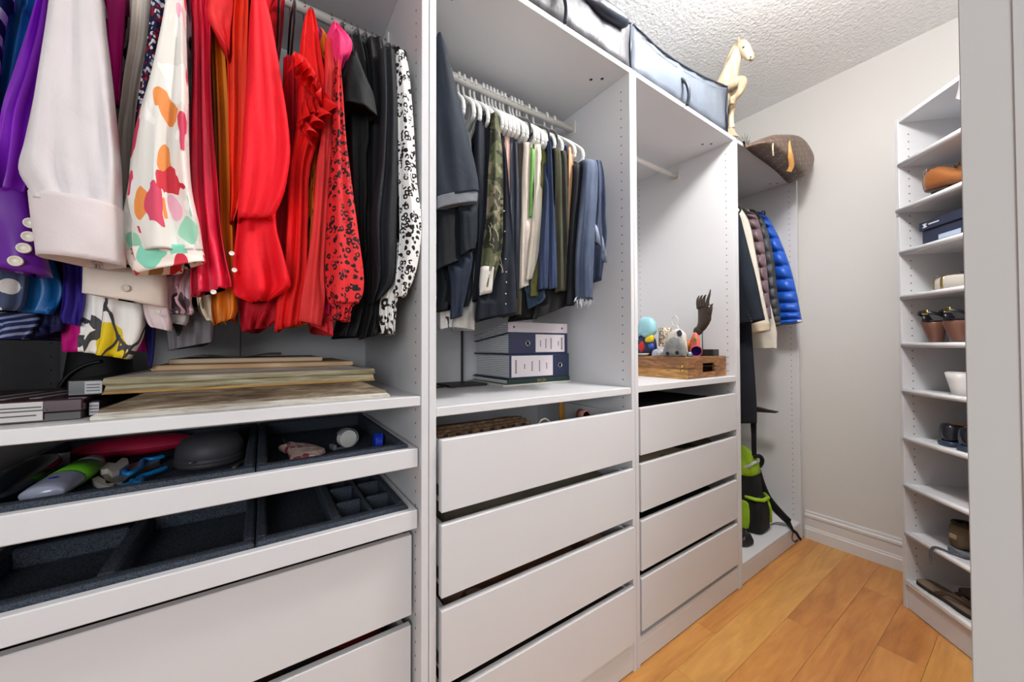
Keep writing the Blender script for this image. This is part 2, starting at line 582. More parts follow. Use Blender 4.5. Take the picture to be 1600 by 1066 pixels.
def floral(base, cols, scale=16, cover=.45, seed=0., lines=None, rough=.6):
    """scattered soft blotches of a few colours on a base"""
    k = NT('floral_cloth', rough, 0, base, spec=.35)
    vec = k.mapping((1, 1, .62), (0.3, 0.5, .4), (seed, seed*.7, seed*1.3))
    w = k.n('ShaderNodeTexNoise')
    w.inputs['Scale'].default_value = scale*.7
    k.l(vec, w.inputs['Vector'])
    s_ = k.n('ShaderNodeVectorMath', operation='SCALE')
    s_.inputs['Scale'].default_value = 1.1/scale
    k.l(w.outputs['Color'], s_.inputs[0])
    ad = k.n('ShaderNodeVectorMath', operation='ADD')
    k.l(vec, ad.inputs[0]); k.l(s_.outputs[0], ad.inputs[1])
    d = k.voro(scale, 'F1', ad.outputs[0])
    cellc = k.voro(scale, 'F1', ad.outputs[0], out='Color')
    sep = k.n('ShaderNodeSeparateColor')
    k.l(cellc, sep.inputs[0])
    n_ = len(cols)
    rc = k.ramp(sep.outputs[0], [(i/n_, c) for i, c in enumerate(cols)], 'CONSTANT')
    mask = k.math('LESS_THAN', d, k.math('ADD', k.math('MULTIPLY', sep.outputs[1], cover*.9), cover*.55))
    c = k.mix(mask, base, rc)
    if lines:
        e = k.voro(scale*.5, 'DISTANCE_TO_EDGE', ad.outputs[0])
        c = k.mix(k.math('LESS_THAN', e, .03), c, lines)
    k.color(c)
    k.bump(k.noise(14, 3, dist=1.2), .3, .005)
    return k.m
def stripes(a, b, scale=30, rot=(0, 0, 0), dirn='Z', rough=.7):
    k = NT('striped_cloth', rough, 0, a, spec=.3)
    w = k.wave(scale, .4, k.mapping(rot=rot), dirn)
    k.color(k.ramp(w, [(.0, a), (.62, a), (.66, b), (1, b)]))
    return k.m
def dots(a, cols, scale=70, r=.38):
    k = NT('dotted_cloth', .7, 0, a, spec=.3)
    d = k.voro(scale, 'F1')
    cc = k.n('ShaderNodeSeparateColor')
    k.l(k.voro(scale, 'F1', out='Color'), cc.inputs[0])
    rc = k.ramp(cc.outputs[0], [(i/len(cols), c) for i, c in enumerate(cols)], 'CONSTANT')
    k.color(k.mix(k.math('LESS_THAN', d, r), a, rc))
    return k.m
def camo():
    k = NT('camouflage_cloth', .85, 0, spec=.2)
    k.color(k.ramp(k.noise(17, 2, dist=.6), [(0, (52, 52, 42)), (.42, (86, 90, 66)), (.52, (128, 118, 98)), (.6, (62, 64, 50)), (.68, (150, 138, 122))], 'CONSTANT'))
    k.bump(k.noise(30, 3), .4, .004)
    return k.m
def denim(dark, light, scale=7):
    k = NT('denim', .85, 0, dark, spec=.2)
    c = k.ramp(k.noise(scale, 4, k.mapping((1, 1, .45))), [(.32, dark), (.68, light)])
    tw = k.wave(260, .3, k.mapping(rot=(0, .7, .3)), 'Z')
    k.color(k.mix(.12, c, k.ramp(tw, [(0, dark), (1, light)])))
    k.bump(k.math('ADD', k.noise(18, 3, dist=1.), k.math('MULTIPLY', tw, .08)), .4, .005)
    return k.m
def satin(c):
    k = NT('satin', .42, 0, c, .0, .4)
    d = tuple(x*.72 for x in c); l_ = tuple(min(255, x*1.12+6) for x in c)
    k.color(k.ramp(k.noise(7, 3, k.mapping((1, 1, .4)), 1.), [(.3, d), (.7, l_)]))
    k.bump(k.noise(9, 2, k.mapping((1, 1, .6)), .8), .25, .010)
    return k.m

# ------------------------------------------------------------------ hanging cloth
RAILZ, RAILY = 2.005, .285
def drape_vf(st, y=.1, depth=.2, folds=2.5, amp=.006, rows=30, seg=40, plane='y', bulge=None, quilt=0, qamp=.25, ph=None, lip=.012, noise=.3, theta=0., hang=None, rec=None):
    """closed hanging cloth. st: stations (py, left px, right px) or (lx, ly, rx, ry), top to bottom"""
    if ph is None: ph = random.random()*6.28
    at = (lambda a, b: at_y(a, b, y)) if plane == 'y' else (lambda a, b: at_x(a, b, y))
    N = Vector((sin(theta), cos(theta), 0)) if plane == 'y' else Vector((1, 0, 0))
    LR = []
    for s in st:
        if len(s) == 3: s = (s[1], s[0], s[2], s[0])
        LR.append(tuple(at(s[0], s[1]))+tuple(at(s[2], s[3])))
    if hang:
        # the hidden upper part, running up (and back) to the hanger it hangs from: (x, y, z, half width) rows, top first
        LR = [(x_-h_*cos(theta), y_+h_*sin(theta), z_, x_+h_*cos(theta), y_-h_*sin(theta), z_) for x_, y_, z_, h_ in hang]+LR
        rows += 5*len(hang)
    S = spline(LR, rows)
    if rec is not None: rec.append(S)
    rings = []
    for i, q in enumerate(S):
        u = i/(rows-1)
        L, R_ = Vector(q[:3]), Vector(q[3:])
        mid, A = (L+R_)/2, (R_-L)/2
        hw = A.length
        bg = bulge if bulge is not None else min(.028, hw*.75)
        qf = 1.0
        if quilt:
            qf = (1-qamp)+qamp*abs(sin(pi*quilt*u))**.45
        rg = []
        grow = .25+.75*min(1, u*1.6)
        for j in range(seg):
            th = 2*pi*j/seg
            t, s_ = cos(th), sin(th)
            if s_ <= 0:         # side turned to the room
                d = -bg*abs(s_)**.55*(qf if quilt else 1)
                fo = sin(folds*2*pi*(t*.5+.5)+ph+noise*3*sin(u*3+ph)) + .5*sin(folds*1.7*2*pi*t*.5+ph*2+u*4) + .35*sin(folds*3.1*2*pi*t*.5+ph*5-u*7)*u
                d += amp*grow*fo*min(1, 2.5*abs(s_))
                ww = 1.0
            else:
                d = depth*abs(s_)**.7
                thin = min(1., (.011 if theta == 0 else .006)/max(hw, 1e-4))       # the hidden body is a flat, pressed blade of cloth
                ww = 1-(1-thin)*min(1, abs(s_)*1.25)**.5
            if quilt:
                ww *= .97+.03*qf
            rg.append(mid+A*(t*ww)+N*d)
        rings.append(rg)
    # inner lip so that the hem reads as an open cloth edge
    c = sum((p for p in rings[-1]), Vector())/seg
    up = Vector((0, 0, lip))
    rings.append([c+(p-c)*.90+Vector((0, 0, .001)) for p in rings[-1]])
    rings.append([c+(p-c)*.80+up*1.0 for p in rings[-2]])
    c0 = sum((p for p in rings[0]), Vector())/seg
    rings.insert(0, [c0+(p-c0)*.55+Vector((0, 0, .004)) for p in rings[0]])
    return blob(rings)
CLOTHS = []        # every hanging cloth with its rows, for settle()
def note(o, rec, root, k):
    if k.get('plane', 'y') == 'y':
        CLOTHS.append((o, rec[0], root, k.get('theta', 0.)))
def drape(name, st, m, parent=None, **k):
    rec = []
    v, f = drape_vf(st, rec=rec, **k)
    o = obj(name, v, f, m, parent, smooth=True)
    note(o, rec, parent or o, k)
    return o
def garment(name, label, cat, st, m, group=None, **k):
    o = drape(name, st, m, None, **k)
    return tag(o, label, cat, group)
def garment_parts(name, label, cat, st, m, group=None, body='body', **k):
    """a garment with parts: an Empty at its lowest middle point plus the main cloth"""
    rec = []
    v, f = drape_vf(st, rec=rec, **k)
    xs = [q.x for q in v]; ys = [q.y for q in v]; zs = [q.z for q in v]
    t = thing(name, ((min(xs)+max(xs))/2, (min(ys)+max(ys))/2, min(zs)), label, cat, group)
    o = obj(body, v, f, m, t, smooth=True)
    note(o, rec, t, k)
    return t
def settle(margin=.009, zext=.014):
    """cloths pressed together on a rail share the room: where two lie behind one another each keeps to its own side"""
    import numpy as np
    data = []
    for o, S, root, th in CLOTHS:
        R_ = np.array(S)
        me = o.data
        n = len(me.vertices)
        co = np.empty(n*3)
        me.vertices.foreach_get('co', co)
        co = co.reshape(-1, 3)+np.array(wloc(o))
        tn = math.tan(th)
        Y = (R_[:, 1]+R_[:, 4])/2
        Lx, Lz, Rx, Rz = R_[:, 0]-(R_[:, 1]-.07)*tn, R_[:, 2].copy(), R_[:, 3]-(R_[:, 4]-.07)*tn, R_[:, 5].copy()
        # a little beyond the first and last row
        Lz[0] += zext; Rz[0] += zext; Lz[-1] -= zext; Rz[-1] -= zext
        data.append((o, root, co, co[:, 0]-(co[:, 1]-.07)*tn, Lx, Lz, Rx, Rz, Y, th))
    def cover(d, x, z):
        _, _, _, _, Lx, Lz, Rx, Rz, Y, _ = d
        w = np.maximum(Rx-Lx, 1e-4)
        t = (x[:, None]-Lx)/w
        ok = (t > -margin/w) & (t < 1+margin/w)
        rz = Lz+np.clip(t, 0, 1)*(Rz-Lz)
        ins = (rz[:, :-1] >= z[:, None]) & (rz[:, 1:] <= z[:, None]) & ok[:, :-1] & ok[:, 1:]
        hit = ins.any(1)
        i = ins.argmax(1)
        return hit, (Y[i]+Y[i+1])/2
    for ia, A in enumerate(data):
        o, root, co, xs, Lx, Lz, Rx, Rz, Y, th = A
        x, z = xs, co[:, 2]
        lo = np.full(len(x), -9.); hi = np.full(len(x), 9.)
        # own layer at each vertex: the nearest row
        mz = (Lz+Rz)/2
        ya = Y[np.abs(z[:, None]-mz).argmin(1)]
        for ib, B in enumerate(data):
            if B[1] is root or B[9] != th: continue
            if B[4].min() > x.max()+.02 or B[6].max() < x.min()-.02 or max(B[5].max(), B[7].max()) < z.min() or min(B[5].min(), B[7].min()) > z.max(): continue
            hit, yb = cover(B, x, z)
            if not hit.any(): continue
            d = yb-ya+1e-4*(ib-ia)
            mid = (ya+yb)/2
            hi = np.where(hit & (d > 0), np.minimum(hi, mid-.0006), hi)
            lo = np.where(hit & (d <= 0), np.maximum(lo, mid+.0006), lo)
        y = np.clip(co[:, 1], lo, np.maximum(hi, lo))
        co[:, 0] += (y-co[:, 1])*math.tan(th)
        co[:, 1] = y
        o.data.vertices.foreach_set('co', (co-np.array(wloc(o))).ravel())
        o.data.update()
def spread(xs, gap):
    """keep the order, open the spacing to at least gap, move as little as possible"""
    idx = sorted(range(len(xs)), key=lambda i: xs[i])
    v = [xs[i] for i in idx]
    for _ in range(400):
        for i in range(len(v)-1):
            e = gap-(v[i+1]-v[i])
            if e > 0: v[i] -= e/2; v[i+1] += e/2
    out = [0]*len(xs)
    for i, q in zip(idx, v): out[i] = q
    return out
def button(t, px, py, y, r, m, name='button'):
    p = at_y(px, py, y)
    vf = lathe([(r*.9, 0), (r, .0012), (r*.95, .0028), (r*.75, .0032), (r*.7, .0024), (r*.05, .0024)], 16, p, 'y')
    return obj(name, vf[0], vf[1], m, t, smooth=True)
def ruffle(name, path, w, m, parent, n=60, waves=7, amp=.012, th=.0015):
    """wavy frill along a path of 3-D points; w: width vector"""
    P = [Vector(p) for p in spline(path, n)]
    W_ = Vector(w)
    v, f = [], []
    for i, p in enumerate(P):
        u = i/(n-1)
        o_ = sin(waves*2*pi*u)
        o2 = cos(waves*2*pi*u*1.13+1)
        e = p+W_*(1+.18*o2)+Vector((.4*amp*o2, amp*o_, .3*amp*o2))
        md = p+W_*.5+Vector((0, amp*.45*o_-amp*.3, 0))
        for a in (p, md, e):
            v += [a, a+Vector((0, th, 0))]
    for i in range(n-1):
        a, b = i*6, (i+1)*6
        f += [(a, b, b+2, a+2), (a+2, b+2, b+4, a+4), (a+1, a+3, b+3, b+1), (a+3, a+5, b+5, b+3), (a+4, b+4, b+5, a+5), (a, a+1, b+1, b)]
    f += [(0, 2, 4, 5, 3, 1), tuple((n-1)*6+q for q in (0, 1, 3, 5, 4, 2))]
    return obj(name, v, f, m, parent, smooth=True)

# ------------------------------------------------------------------ hangers
M_HW = M((240, 240, 238), .35, name='white_plastic_hanger')
M_HB = M((18, 18, 20), .9, sheen=.3, name='black_velvet_hanger')
M_CHROME = M((205, 205, 205), .18, 1, name='chrome_hook')
def hook_path(r=.0165, drop=.07):
    p = [(0, r*cos(a), r*sin(a)) for a in [pi*1.12-q*pi*1.12/9 for q in range(10)]]
    return p+[(0, r*.96, -.02), (0, r*.55, -.036), (0, 0, -.045), (0, 0, -drop)]
def hanger(label, kind, group, half=.2, drop=.07, slope=.085):
    t = thing('hanger', (0, 0, 0), label, 'hanger', group)
    if kind == 'white':
        tube('hook', hook_path(), .0042, M_HW, t, 7)
        z0 = -drop
        L = [(0, 0, z0), (0, half*.35, z0-slope*.18), (0, half*.9, z0-slope*.8), (0, half, z0-slope), (0, half*.985, z0-slope-.012), (0, half*.9, z0-slope-.018), (0, 0, z0-slope-.018)]
        loop = L+[(0, -y, z) for _, y, z in L[-2:0:-1]]
        tube('shoulder_loop', spline(loop+[loop[0]], 44)[:-1], .0056, M_HW, t, 7, closed=True)
        tube('notch', [(0, -half*.62, z0-slope*.55), (0, -half*.62, z0-slope*.55+.016), (0, -half*.58, z0-slope*.55+.018)], .003, M_HW, t, 6)
    else:
        tube('hook', hook_path(), .0017, M_CHROME, t, 7)
        z0 = -drop
        L = [(0, 0, z0), (0, half*.3, z0-slope*.12), (0, half*.85, z0-slope*.75), (0, half, z0-slope*1.05), (0, half*.97, z0-slope*1.3), (0, half*.8, z0-slope*1.36), (0, 0, z0-slope*1.36)]
        loop = L+[(0, -y, z) for _, y, z in L[-2:0:-1]]
        tube('shoulder_loop', spline(loop+[loop[0]], 44)[:-1], [(.0028, .0055)]*44, M_HB, t, 8, closed=True)
    return t
def hang_at(proto, x, rz=0., y=RAILY, z=RAILZ, first=[None]):
    o = copy_tree(proto)
    o.location = (x, y, z)
    o.rotation_euler = (0, 0, rz)
    return o
def drop_proto(p):
    for c in list(p.children): bpy.data.objects.remove(c)
    bpy.data.objects.remove(p)
random.seed(11)
# ------------------------------------------------------------------ first wardrobe: blouses on the rail
G1 = None
# black hangers whose ends show and the wire hooks along the rail
HANG = {}
NB1 = [('navy striped blouse', .050), ('bright blue satin blouse', .085), ('purple satin blouse', .12), ('white blouse with deep cuff', .16), ('magenta blouse', .20), ('yellow flowered blouse', .235), ('cream buttoned blouse', .265), ('speckled navy blouse', .295), ('pink and mint flowered blouse', .322), ('pale pink printed blouse', .348), ('crimson satin blouse', .374), ('orange satin blouse', .40), ('vermilion blouse', .426), ('bright red bell sleeved blouse', .455)]
NB2 = [(456, 4, 'bare, beside the bright red bell sleeve'), (478, 10, 'under the red ruffled blouse'), (520, 34, 'between ruffled and hot pink blouses'), (540, 42, 'behind the hot pink flap'), (551, 46, 'over the red leopard blouse'), (560, 50, 'over the black short sleeved top'), (572, 56, 'over the straight black blouse'), (584, 62, 'over the charcoal blouse'), (592, 66, 'over the black cardigan'), (598, 69, 'over the pebble spotted blouse'), (604, 73, 'over the white leopard blouse')]
xs = spread([x for _, x in NB1]+[min(at_y(px, py, RAILY).x, .716) for px, py, _ in NB2], .0125)
xs = [min(x, .724) for x in xs]
hb = hanger('black velvet hanger', 'black', None, .19, .07, .08)
for x, (nb, _) in zip(xs, NB1):
    HANG[nb] = x
    tag(hang_at(hb, x), 'black velvet hanger holding the '+nb, 'hanger', 'black hangers among the blouses')
for x, (px, py, nb) in zip(xs[len(NB1):], NB2):
    tag(hang_at(hb, x), 'black velvet hanger '+nb, 'hanger', 'black hangers among the blouses')
drop_proto(hb)
hs = sorted(xs)
GAPS = [(p+q)/2 for p, q in zip(hs[:-1], hs[1:]) if q-p > .02]
def shoulder(nb):
    x = HANG[nb]
    return [(x, RAILY-.05, RAILZ-.062, .010), (x, RAILY-.14, RAILZ-.105, .011)]
def strip(px, py, y, x=None):
    """narrow hidden upper cloth from the hanger arms down to a low hem"""
    p = at_y(px, py, y)
    x = p.x if x is None else x
    gaps = [g for g in GAPS if abs(g-x) < .06]
    if gaps:                       # between two hangers
        g = min(gaps, key=lambda q: abs(q-x))
        GAPS.remove(g)
        x = g
    x = min(max(x, .045), .70)
    return [(x, .15, 1.85, .004), (x*.6+p.x*.4, max(y, .19), 1.60, .005), (p.x, y+.03, p.z+.035, .010)]

M_BTN = M((214, 206, 190), .35, name='pearl_button')
YW = M((240, 236, 228), .5, name='white_button')
st = [(-30, -60, 24), (10, -70, 20), (60, -70, 6), (200, -80, -6), (300, -80, -20), (360, -80, -30)]
garment('blouse', 'navy blouse with broad white stripes beside the blue satin blouse', 'blouse', st, stripes((22, 42, 88), (225, 228, 235), 9.5, (0.15, 0, 0)), hang=shoulder('navy striped blouse'), y=.04, depth=.3, folds=1.5)
st = [(-30, 14, 80), (40, 10, 62), (120, -2, 46), (220, -30, 30), (330, -50, 60), (420, -60, 92), (455, -60, 99), (-60, 478, 84, 488)]
garment('blouse', 'bright blue satin blouse with teal cuff hanging behind the purple one', 'blouse', st, satin((6, 96, 168)), hang=shoulder('bright blue satin blouse'), y=.075, depth=.3, folds=2, amp=.01)
PURP = satin((120, 18, 172))
st = [(-30, 68, 104), (0, 62, 95), (60, 47, 90), (120, 28, 76), (180, 6, 62), (230, -4, 56), (270, -14, 52), (300, -22, 44)]
t = garment_parts('blouse', 'purple satin blouse with round white buttons on its wide cuff', 'blouse', st, PURP, body='sleeve', hang=shoulder('purple satin blouse'), y=.0, depth=.3, folds=2.6, amp=.014)
drape('cuff', [(-30, 290, 46, 300), (-34, 340, 62, 352), (-34, 410, 84, 431)], M((92, 14, 140), .4, name='purple_cuff'), t, y=-.004, depth=.05, folds=.6, amp=.004, rows=10)
for px, py in ((50, 345), (47, 366), (39, 384), (26, 404)):
    button(t, px, py, -.036,   .0072, M_BTN)
WHT = cloth((208, 201, 203), .75, var=.03)
st = [(-30, 96, 160), (0, 90, 165), (60, 80, 171), (120, 68, 178), (180, 56, 184), (230, 46, 189), (270, 39, 192), (56, 300, 193, 322), (66, 318, 192, 338)]
t = garment_parts('blouse', 'white blouse with full sleeve gathered into a deep plain cuff', 'blouse', st, WHT, body='sleeve', hang=shoulder('white blouse with deep cuff'), y=-.05, depth=.3, folds=1.3, amp=.008, bulge=.04)
drape('cuff', [(54, 302, 194, 326), (58, 345, 196, 366), (66, 399, 198, 416)], cloth((214, 203, 204), .75, var=.02), t, y=-.055, depth=.06, folds=.5, amp=.003, rows=10, bulge=.041)
MAG = cloth((196, 6, 122), .6)
st = [(-30, 160, 200), (60, 170, 194), (150, 178, 192), (300, 150, 200), (460, 104, 228), (510, 98, 236), (546, 100, 232)]
t = garment_parts('blouse', 'magenta blouse showing as a narrow strip beside the white sleeve', 'blouse', st, MAG, hang=shoulder('magenta blouse'), y=.13, depth=.2, folds=2)
drape('sleeve', [(-30, 162, 200), (40, 167, 195), (100, 174, 190), (160, 180, 186)], MAG, t, y=.015, depth=.08, folds=1, amp=.004, rows=14)
YF = floral((238, 234, 230), [(238, 234, 230), (226, 196, 20), (238, 234, 230), (232, 206, 60), (238, 234, 230), (190, 190, 200)], 24, .55, 3.1, (64, 62, 66))
st = [(-30, 195, 222), (60, 190, 212), (120, 185, 204), (170, 182, 196), (300, 150, 215), (440, 134, 222), (490, 129, 228), (525, 127, 224), (127, 545, 205, 558)]
garment('blouse', 'white blouse with large yellow flowers and black line drawing', 'blouse', st, YF, hang=shoulder('yellow flowered blouse'), y=.085, depth=.2, folds=2.2, amp=.009)
CRM = cloth((226, 214, 203), .8, var=.04)
st = [(-30, 216, 246), (60, 206, 237), (120, 197, 224), (180, 190, 214), (260, 180, 214), (360, 150, 240), (415, 133, 258)]
t = garment_parts('blouse', 'cream blouse with a plain buttoned cuff under the floral sleeve', 'blouse', st, CRM, body='sleeve', hang=shoulder('cream buttoned blouse'), y=.035, depth=.3, folds=1.6)
drape('cuff', [(133, 412, 262, 425), (132, 436, 263, 450), (131, 455, 261, 478)], CRM, t, y=.03, depth=.06, folds=.6, amp=.003, rows=9)
button(t, 197, 447, -.002, .0055, M((206, 190, 178), .4, name='shell_button'))
DOT = dots((26, 26, 62), [(226, 222, 224), (150, 20, 40), (226, 222, 224), (150, 20, 40), (190, 200, 220)], 150, .46)
st = [(-30, 246, 280), (0, 240, 273), (60, 233, 263), (120, 223, 251), (170, 215, 234), (210, 211, 222), (300, 206, 215)]
garment('blouse', 'navy blouse densely speckled with red and white dabs', 'blouse', st, DOT, hang=shoulder('speckled navy blouse'), y=.0, depth=.3, folds=1.2, amp=.003)
FLO = floral((224, 220, 213), [(224, 220, 213), (206, 66, 96), (238, 234, 228), (232, 170, 188), (150, 206, 176), (200, 44, 60), (238, 234, 228), (226, 140, 70), (238, 234, 228)], 34, .55, .6)
st = [(-30, 278, 294), (0, 268, 293), (50, 258, 294), (100, 245, 295), (150, 230, 297), (200, 215, 297), (250, 207, 298), (300, 199, 302), (350, 189, 313), (378, 188, 317), (194, 396, 319, 392)]
t = garment_parts('blouse', 'white blouse with pink, red and mint flower print on its sleeve', 'blouse', st, FLO, body='sleeve', hang=shoulder('pink and mint flowered blouse'), y=-.045, depth=.28, folds=1.5, amp=.009, bulge=.036)
drape('cuff', [(195, 388, 317, 384), (201, 408, 321, 398), (214, 428, 323, 408)], floral((240, 228, 218), [(240, 228, 218), (206, 40, 60), (130, 206, 180), (240, 200, 206), (150, 120, 80)], 38, .6, 5.2), t, y=-.048, depth=.05, folds=.5, amp=.003, rows=8)
PPR = floral((226, 190, 198), [(226, 190, 198), (240, 232, 232), (190, 130, 160), (226, 190, 198), (90, 70, 80)], 30, .5, 2.)
st = [(-30, 292, 312), (60, 294, 308), (150, 296, 306), (260, 292, 306), (400, 250, 306), (440, 232, 304), (468, 240, 300), (484, 262, 304), (262, 486, 300, 490)]
garment('blouse', 'pale pink printed blouse with a crumpled shiny hem', 'blouse', st, PPR, hang=shoulder('pale pink printed blouse'), y=.06, depth=.2, folds=3, amp=.014)
CRI = satin((226, 30, 66))
st = [(-30, 306, 334), (50, 303, 332), (100, 303, 331), (200, 300, 335), (290, 297, 342), (350, 302, 346), (400, 300, 354), (435, 298, 362), (299, 461, 363, 447)]
t = garment_parts('blouse', 'crimson satin blouse with narrow cuff next to the orange one', 'blouse', st, CRI, body='sleeve', hang=shoulder('crimson satin blouse'), y=-.012, depth=.3, folds=2.4, amp=.014)
button(t, 334, 454, -.046, .004, YW)
ORG = satin((244, 128, 28))
st = [(10, 336, 352), (50, 332, 352), (100, 333, 358), (200, 336, 364), (300, 338, 366), (400, 340, 368), (450, 332, 370), (480, 330, 372), (334, 506, 366, 496)]
garment('blouse', 'orange satin blouse between the crimson and the vermilion ones', 'blouse', st, ORG, hang=shoulder('orange satin blouse'), y=.03, depth=.3, folds=2, amp=.01)
VER = cloth((240, 62, 34), .6)
st = [(-30, 360, 394), (0, 360, 392), (50, 357, 390), (120, 358, 388), (200, 359, 387), (260, 360, 382), (310, 360, 376), (344, 359, 366)]
t = garment_parts('blouse', 'vermilion blouse with a flared coral shoulder flap', 'blouse', st, VER, body='sleeve', hang=shoulder('vermilion blouse'), y=-.01, depth=.3, folds=1.8, amp=.01)
drape('shoulder_flap', [(-20, 330, 368), (8, 328, 368), (26, 326, 366), (45, 337, 363), (65, 350, 362), (84, 358, 361)], cloth((234, 46, 50), .6), t, y=-.03, depth=.05, folds=1, amp=.006, rows=12)
RED = cloth((232, 16, 34), .7, var=.08)
st = [(-30, 396, 404), (0, 396, 413), (30, 393, 424), (100, 389, 437), (150, 386, 445), (200, 382, 452), (240, 380, 455), (280, 377, 450), (310, 375, 442), (345, 372, 424)]
t = garment_parts('blouse', 'bright red blouse with a long bell sleeve and folded lower arm', 'blouse', st, RED, body='sleeve', hang=shoulder('bright red bell sleeved blouse'), y=-.02, depth=.26, folds=1.2, amp=.008, bulge=.036)
drape('lower_sleeve', [(322, 374, 432), (360, 370, 434), (400, 365, 444), (435, 364, 453), (366, 458, 452, 449), (392, 470, 420, 468)], RED, t, y=-.005, depth=.16, folds=1.6, amp=.016, rows=18)
for px, py in ((363, 394), (367, 420)):
    button(t, px, py, -.036, .004, YW)
DRED = cloth((178, 14, 34), .7)
st = [(90, 445, 470), (150, 446, 470), (260, 440, 470), (400, 400, 470), (460, 376, 460), (490, 374, 440), (378, 516, 420, 510)]
garment('blouse', 'dark red blouse with ragged tail behind the bright red sleeve', 'blouse', st, DRED, y=.05, depth=.25, folds=3, amp=.014)
st = [(14, 483, 492), (40, 476, 498), (90, 470, 505), (150, 468, 514), (200, 464, 508), (260, 452, 486), (350, 449, 482), (430, 442, 480), (470, 432, 476), (428, 516, 470, 504)]
RUF = cloth((228, 26, 26), .7)
t = garment_parts('blouse', 'red sleeveless blouse with curly ruffles down its front', 'blouse', st, RUF, y=.02, depth=.28, folds=2.2, amp=.010)
ruffle('ruffle', [at_y(px, py, -.022) for px, py in ((462, 78), (478, 88), (490, 104), (500, 122), (508, 142))], (-.006, -.022, -.045), RUF, t, 90, 5.5, .022)
ruffle('ruffle', [at_y(px, py, -.022) for px, py in ((508, 140), (500, 156), (488, 168), (478, 182), (474, 202))], (.012, -.024, -.035), RUF, t, 80, 4.5, .022)
ruffle('ruffle', [at_y(px, py, -.018) for px, py in ((474, 158), (484, 150), (496, 150), (505, 158))], (-.004, -.02, -.05), RUF, t, 70, 3.5, .02)
st = [(44, 496, 506), (60, 498, 514), (100, 503, 514), (150, 504, 514), (300, 480, 500), (480, 450, 490), (505, 450, 480)]
garment('blouse', 'amber and purple printed blouse showing between the red ones', 'blouse', st, floral((232, 130, 20), [(232, 130, 20), (150, 30, 130), (232, 60, 20), (70, 40, 20)], 30, .5, 1.), y=.05, depth=.2)
COR = cloth((216, 56, 56), .75)
st = [(60, 511, 520), (120, 510, 526), (200, 505, 523), (260, 496, 518), (350, 489, 511), (420, 479, 507), (465, 471, 508), (467, 500, 502, 508)]
garment('blouse', 'coral knit top hanging as a long narrow sleeve', 'blouse', st, COR, y=-.012, depth=.3, folds=1.2, amp=.005)
st = [(300, 500, 520), (430, 490, 520), (480, 482, 520), (484, 506, 520, 524)]
garment('blouse', 'rose red knit top ending just below the coral sleeve', 'blouse', st, cloth((204, 40, 50), .75), hang=strip(510, 300, 0.03), y=.03, depth=.2)
PNK = cloth((230, 44, 108), .65)
st = [(34, 522, 530), (56, 514, 540), (90, 520, 538), (130, 526, 534), (250, 516, 530), (420, 500, 520), (490, 490, 515)]
t = garment_parts('blouse', 'hot pink blouse with a flipped open flap sleeve', 'blouse', st, PNK, y=.02, depth=.25, folds=1.5)
drape('flap', [(36, 524, 529), (52, 513, 541), (62, 516, 550), (73, 520, 553), (86, 524, 549), (98, 527, 542), (118, 528, 536), (142, 529, 532)], PNK, t, y=-.012, depth=.03, folds=1.1, amp=.008, rows=14)
RLE = leopard((206, 36, 40), (24, 12, 16), 46)
st = [(108, 524, 530), (150, 521, 535), (220, 519, 540), (300, 513, 550), (380, 509, 560), (430, 508, 566), (458, 510, 565), (474, 514, 558)]
t = garment_parts('blouse', 'red leopard print blouse with a gathered cuff', 'blouse', st, RLE, body='sleeve', y=-.025, depth=.3, folds=1.5, amp=.006, bulge=.034)
drape('cuff', [(470, 513, 558), (480, 519, 550), (490, 516, 548), (512, 498, 546, 502)], RLE, t, y=-.03, depth=.05, folds=5, amp=.006, rows=9)
BLK = cloth((17, 18, 21), .75, var=.15)
st = [(86, 545, 556), (105, 541, 563), (130, 534, 575), (152, 529, 585), (527, 164, 590, 184)]
t = garment_parts('blouse', 'black textured top with a short wide sleeve', 'blouse', st, BLK, body='sleeve', y=-.01, depth=.12, folds=.8, amp=.004, bulge=.03)
drape('body', [(60, 545, 572), (120, 550, 585), (200, 546, 590), (300, 549, 588), (400, 556, 582), (460, 556, 580), (531, 524, 572, 526)], BLK, t, y=.04, depth=.3, folds=2.2, amp=.012)
for i, (lab, st, c, y) in enumerate((
        ('black long sleeved blouse hanging straight beside the short sleeved top', [(62, 576, 598), (140, 582, 606), (260, 580, 612), (380, 578, 606), (440, 576, 604), (480, 572, 600), (560, 530, 590, 522)], (13, 14, 17), .03),
        ('charcoal blouse with pointed tail next to the straight black blouse', [(80, 594, 618), (160, 596, 622), (260, 590, 622), (340, 580, 621), (400, 583, 620), (440, 586, 616), (578, 475, 598, 462)], (24, 26, 31), .0),
        ('black cardigan directly beside the white leopard sleeve', [(78, 606, 628), (200, 606, 630), (330, 600, 632), (440, 596, 626), (500, 584, 612), (586, 520, 600, 515)], (11, 11, 14), .06))):
    garment('blouse', lab, 'blouse', st, cloth(c, .75, var=.15), y=y, depth=.3, folds=1.8, amp=.009)
WLE = leopard((226, 224, 222), (22, 20, 22), 44)
st = [(79, 622, 632), (110, 623, 640), (200, 624, 647), (280, 625, 651), (340, 626, 658), (390, 624, 656), (430, 619, 648), (463, 618, 634)]
garment('blouse', 'white blouse with black leopard print by the side panel', 'blouse', st, WLE, y=.0, depth=.3, folds=1.2, amp=.004)
st = [(380, 605, 626), (440, 602, 624), (470, 594, 620), (500, 593, 617), (597, 520, 616, 522)]
garment('blouse', 'white blouse with black pebble spots, its hem below the black blouses', 'blouse', st, leopard((222, 220, 218), (30, 28, 28), 24), hang=strip(615, 380, 0.02), y=.02, depth=.2)
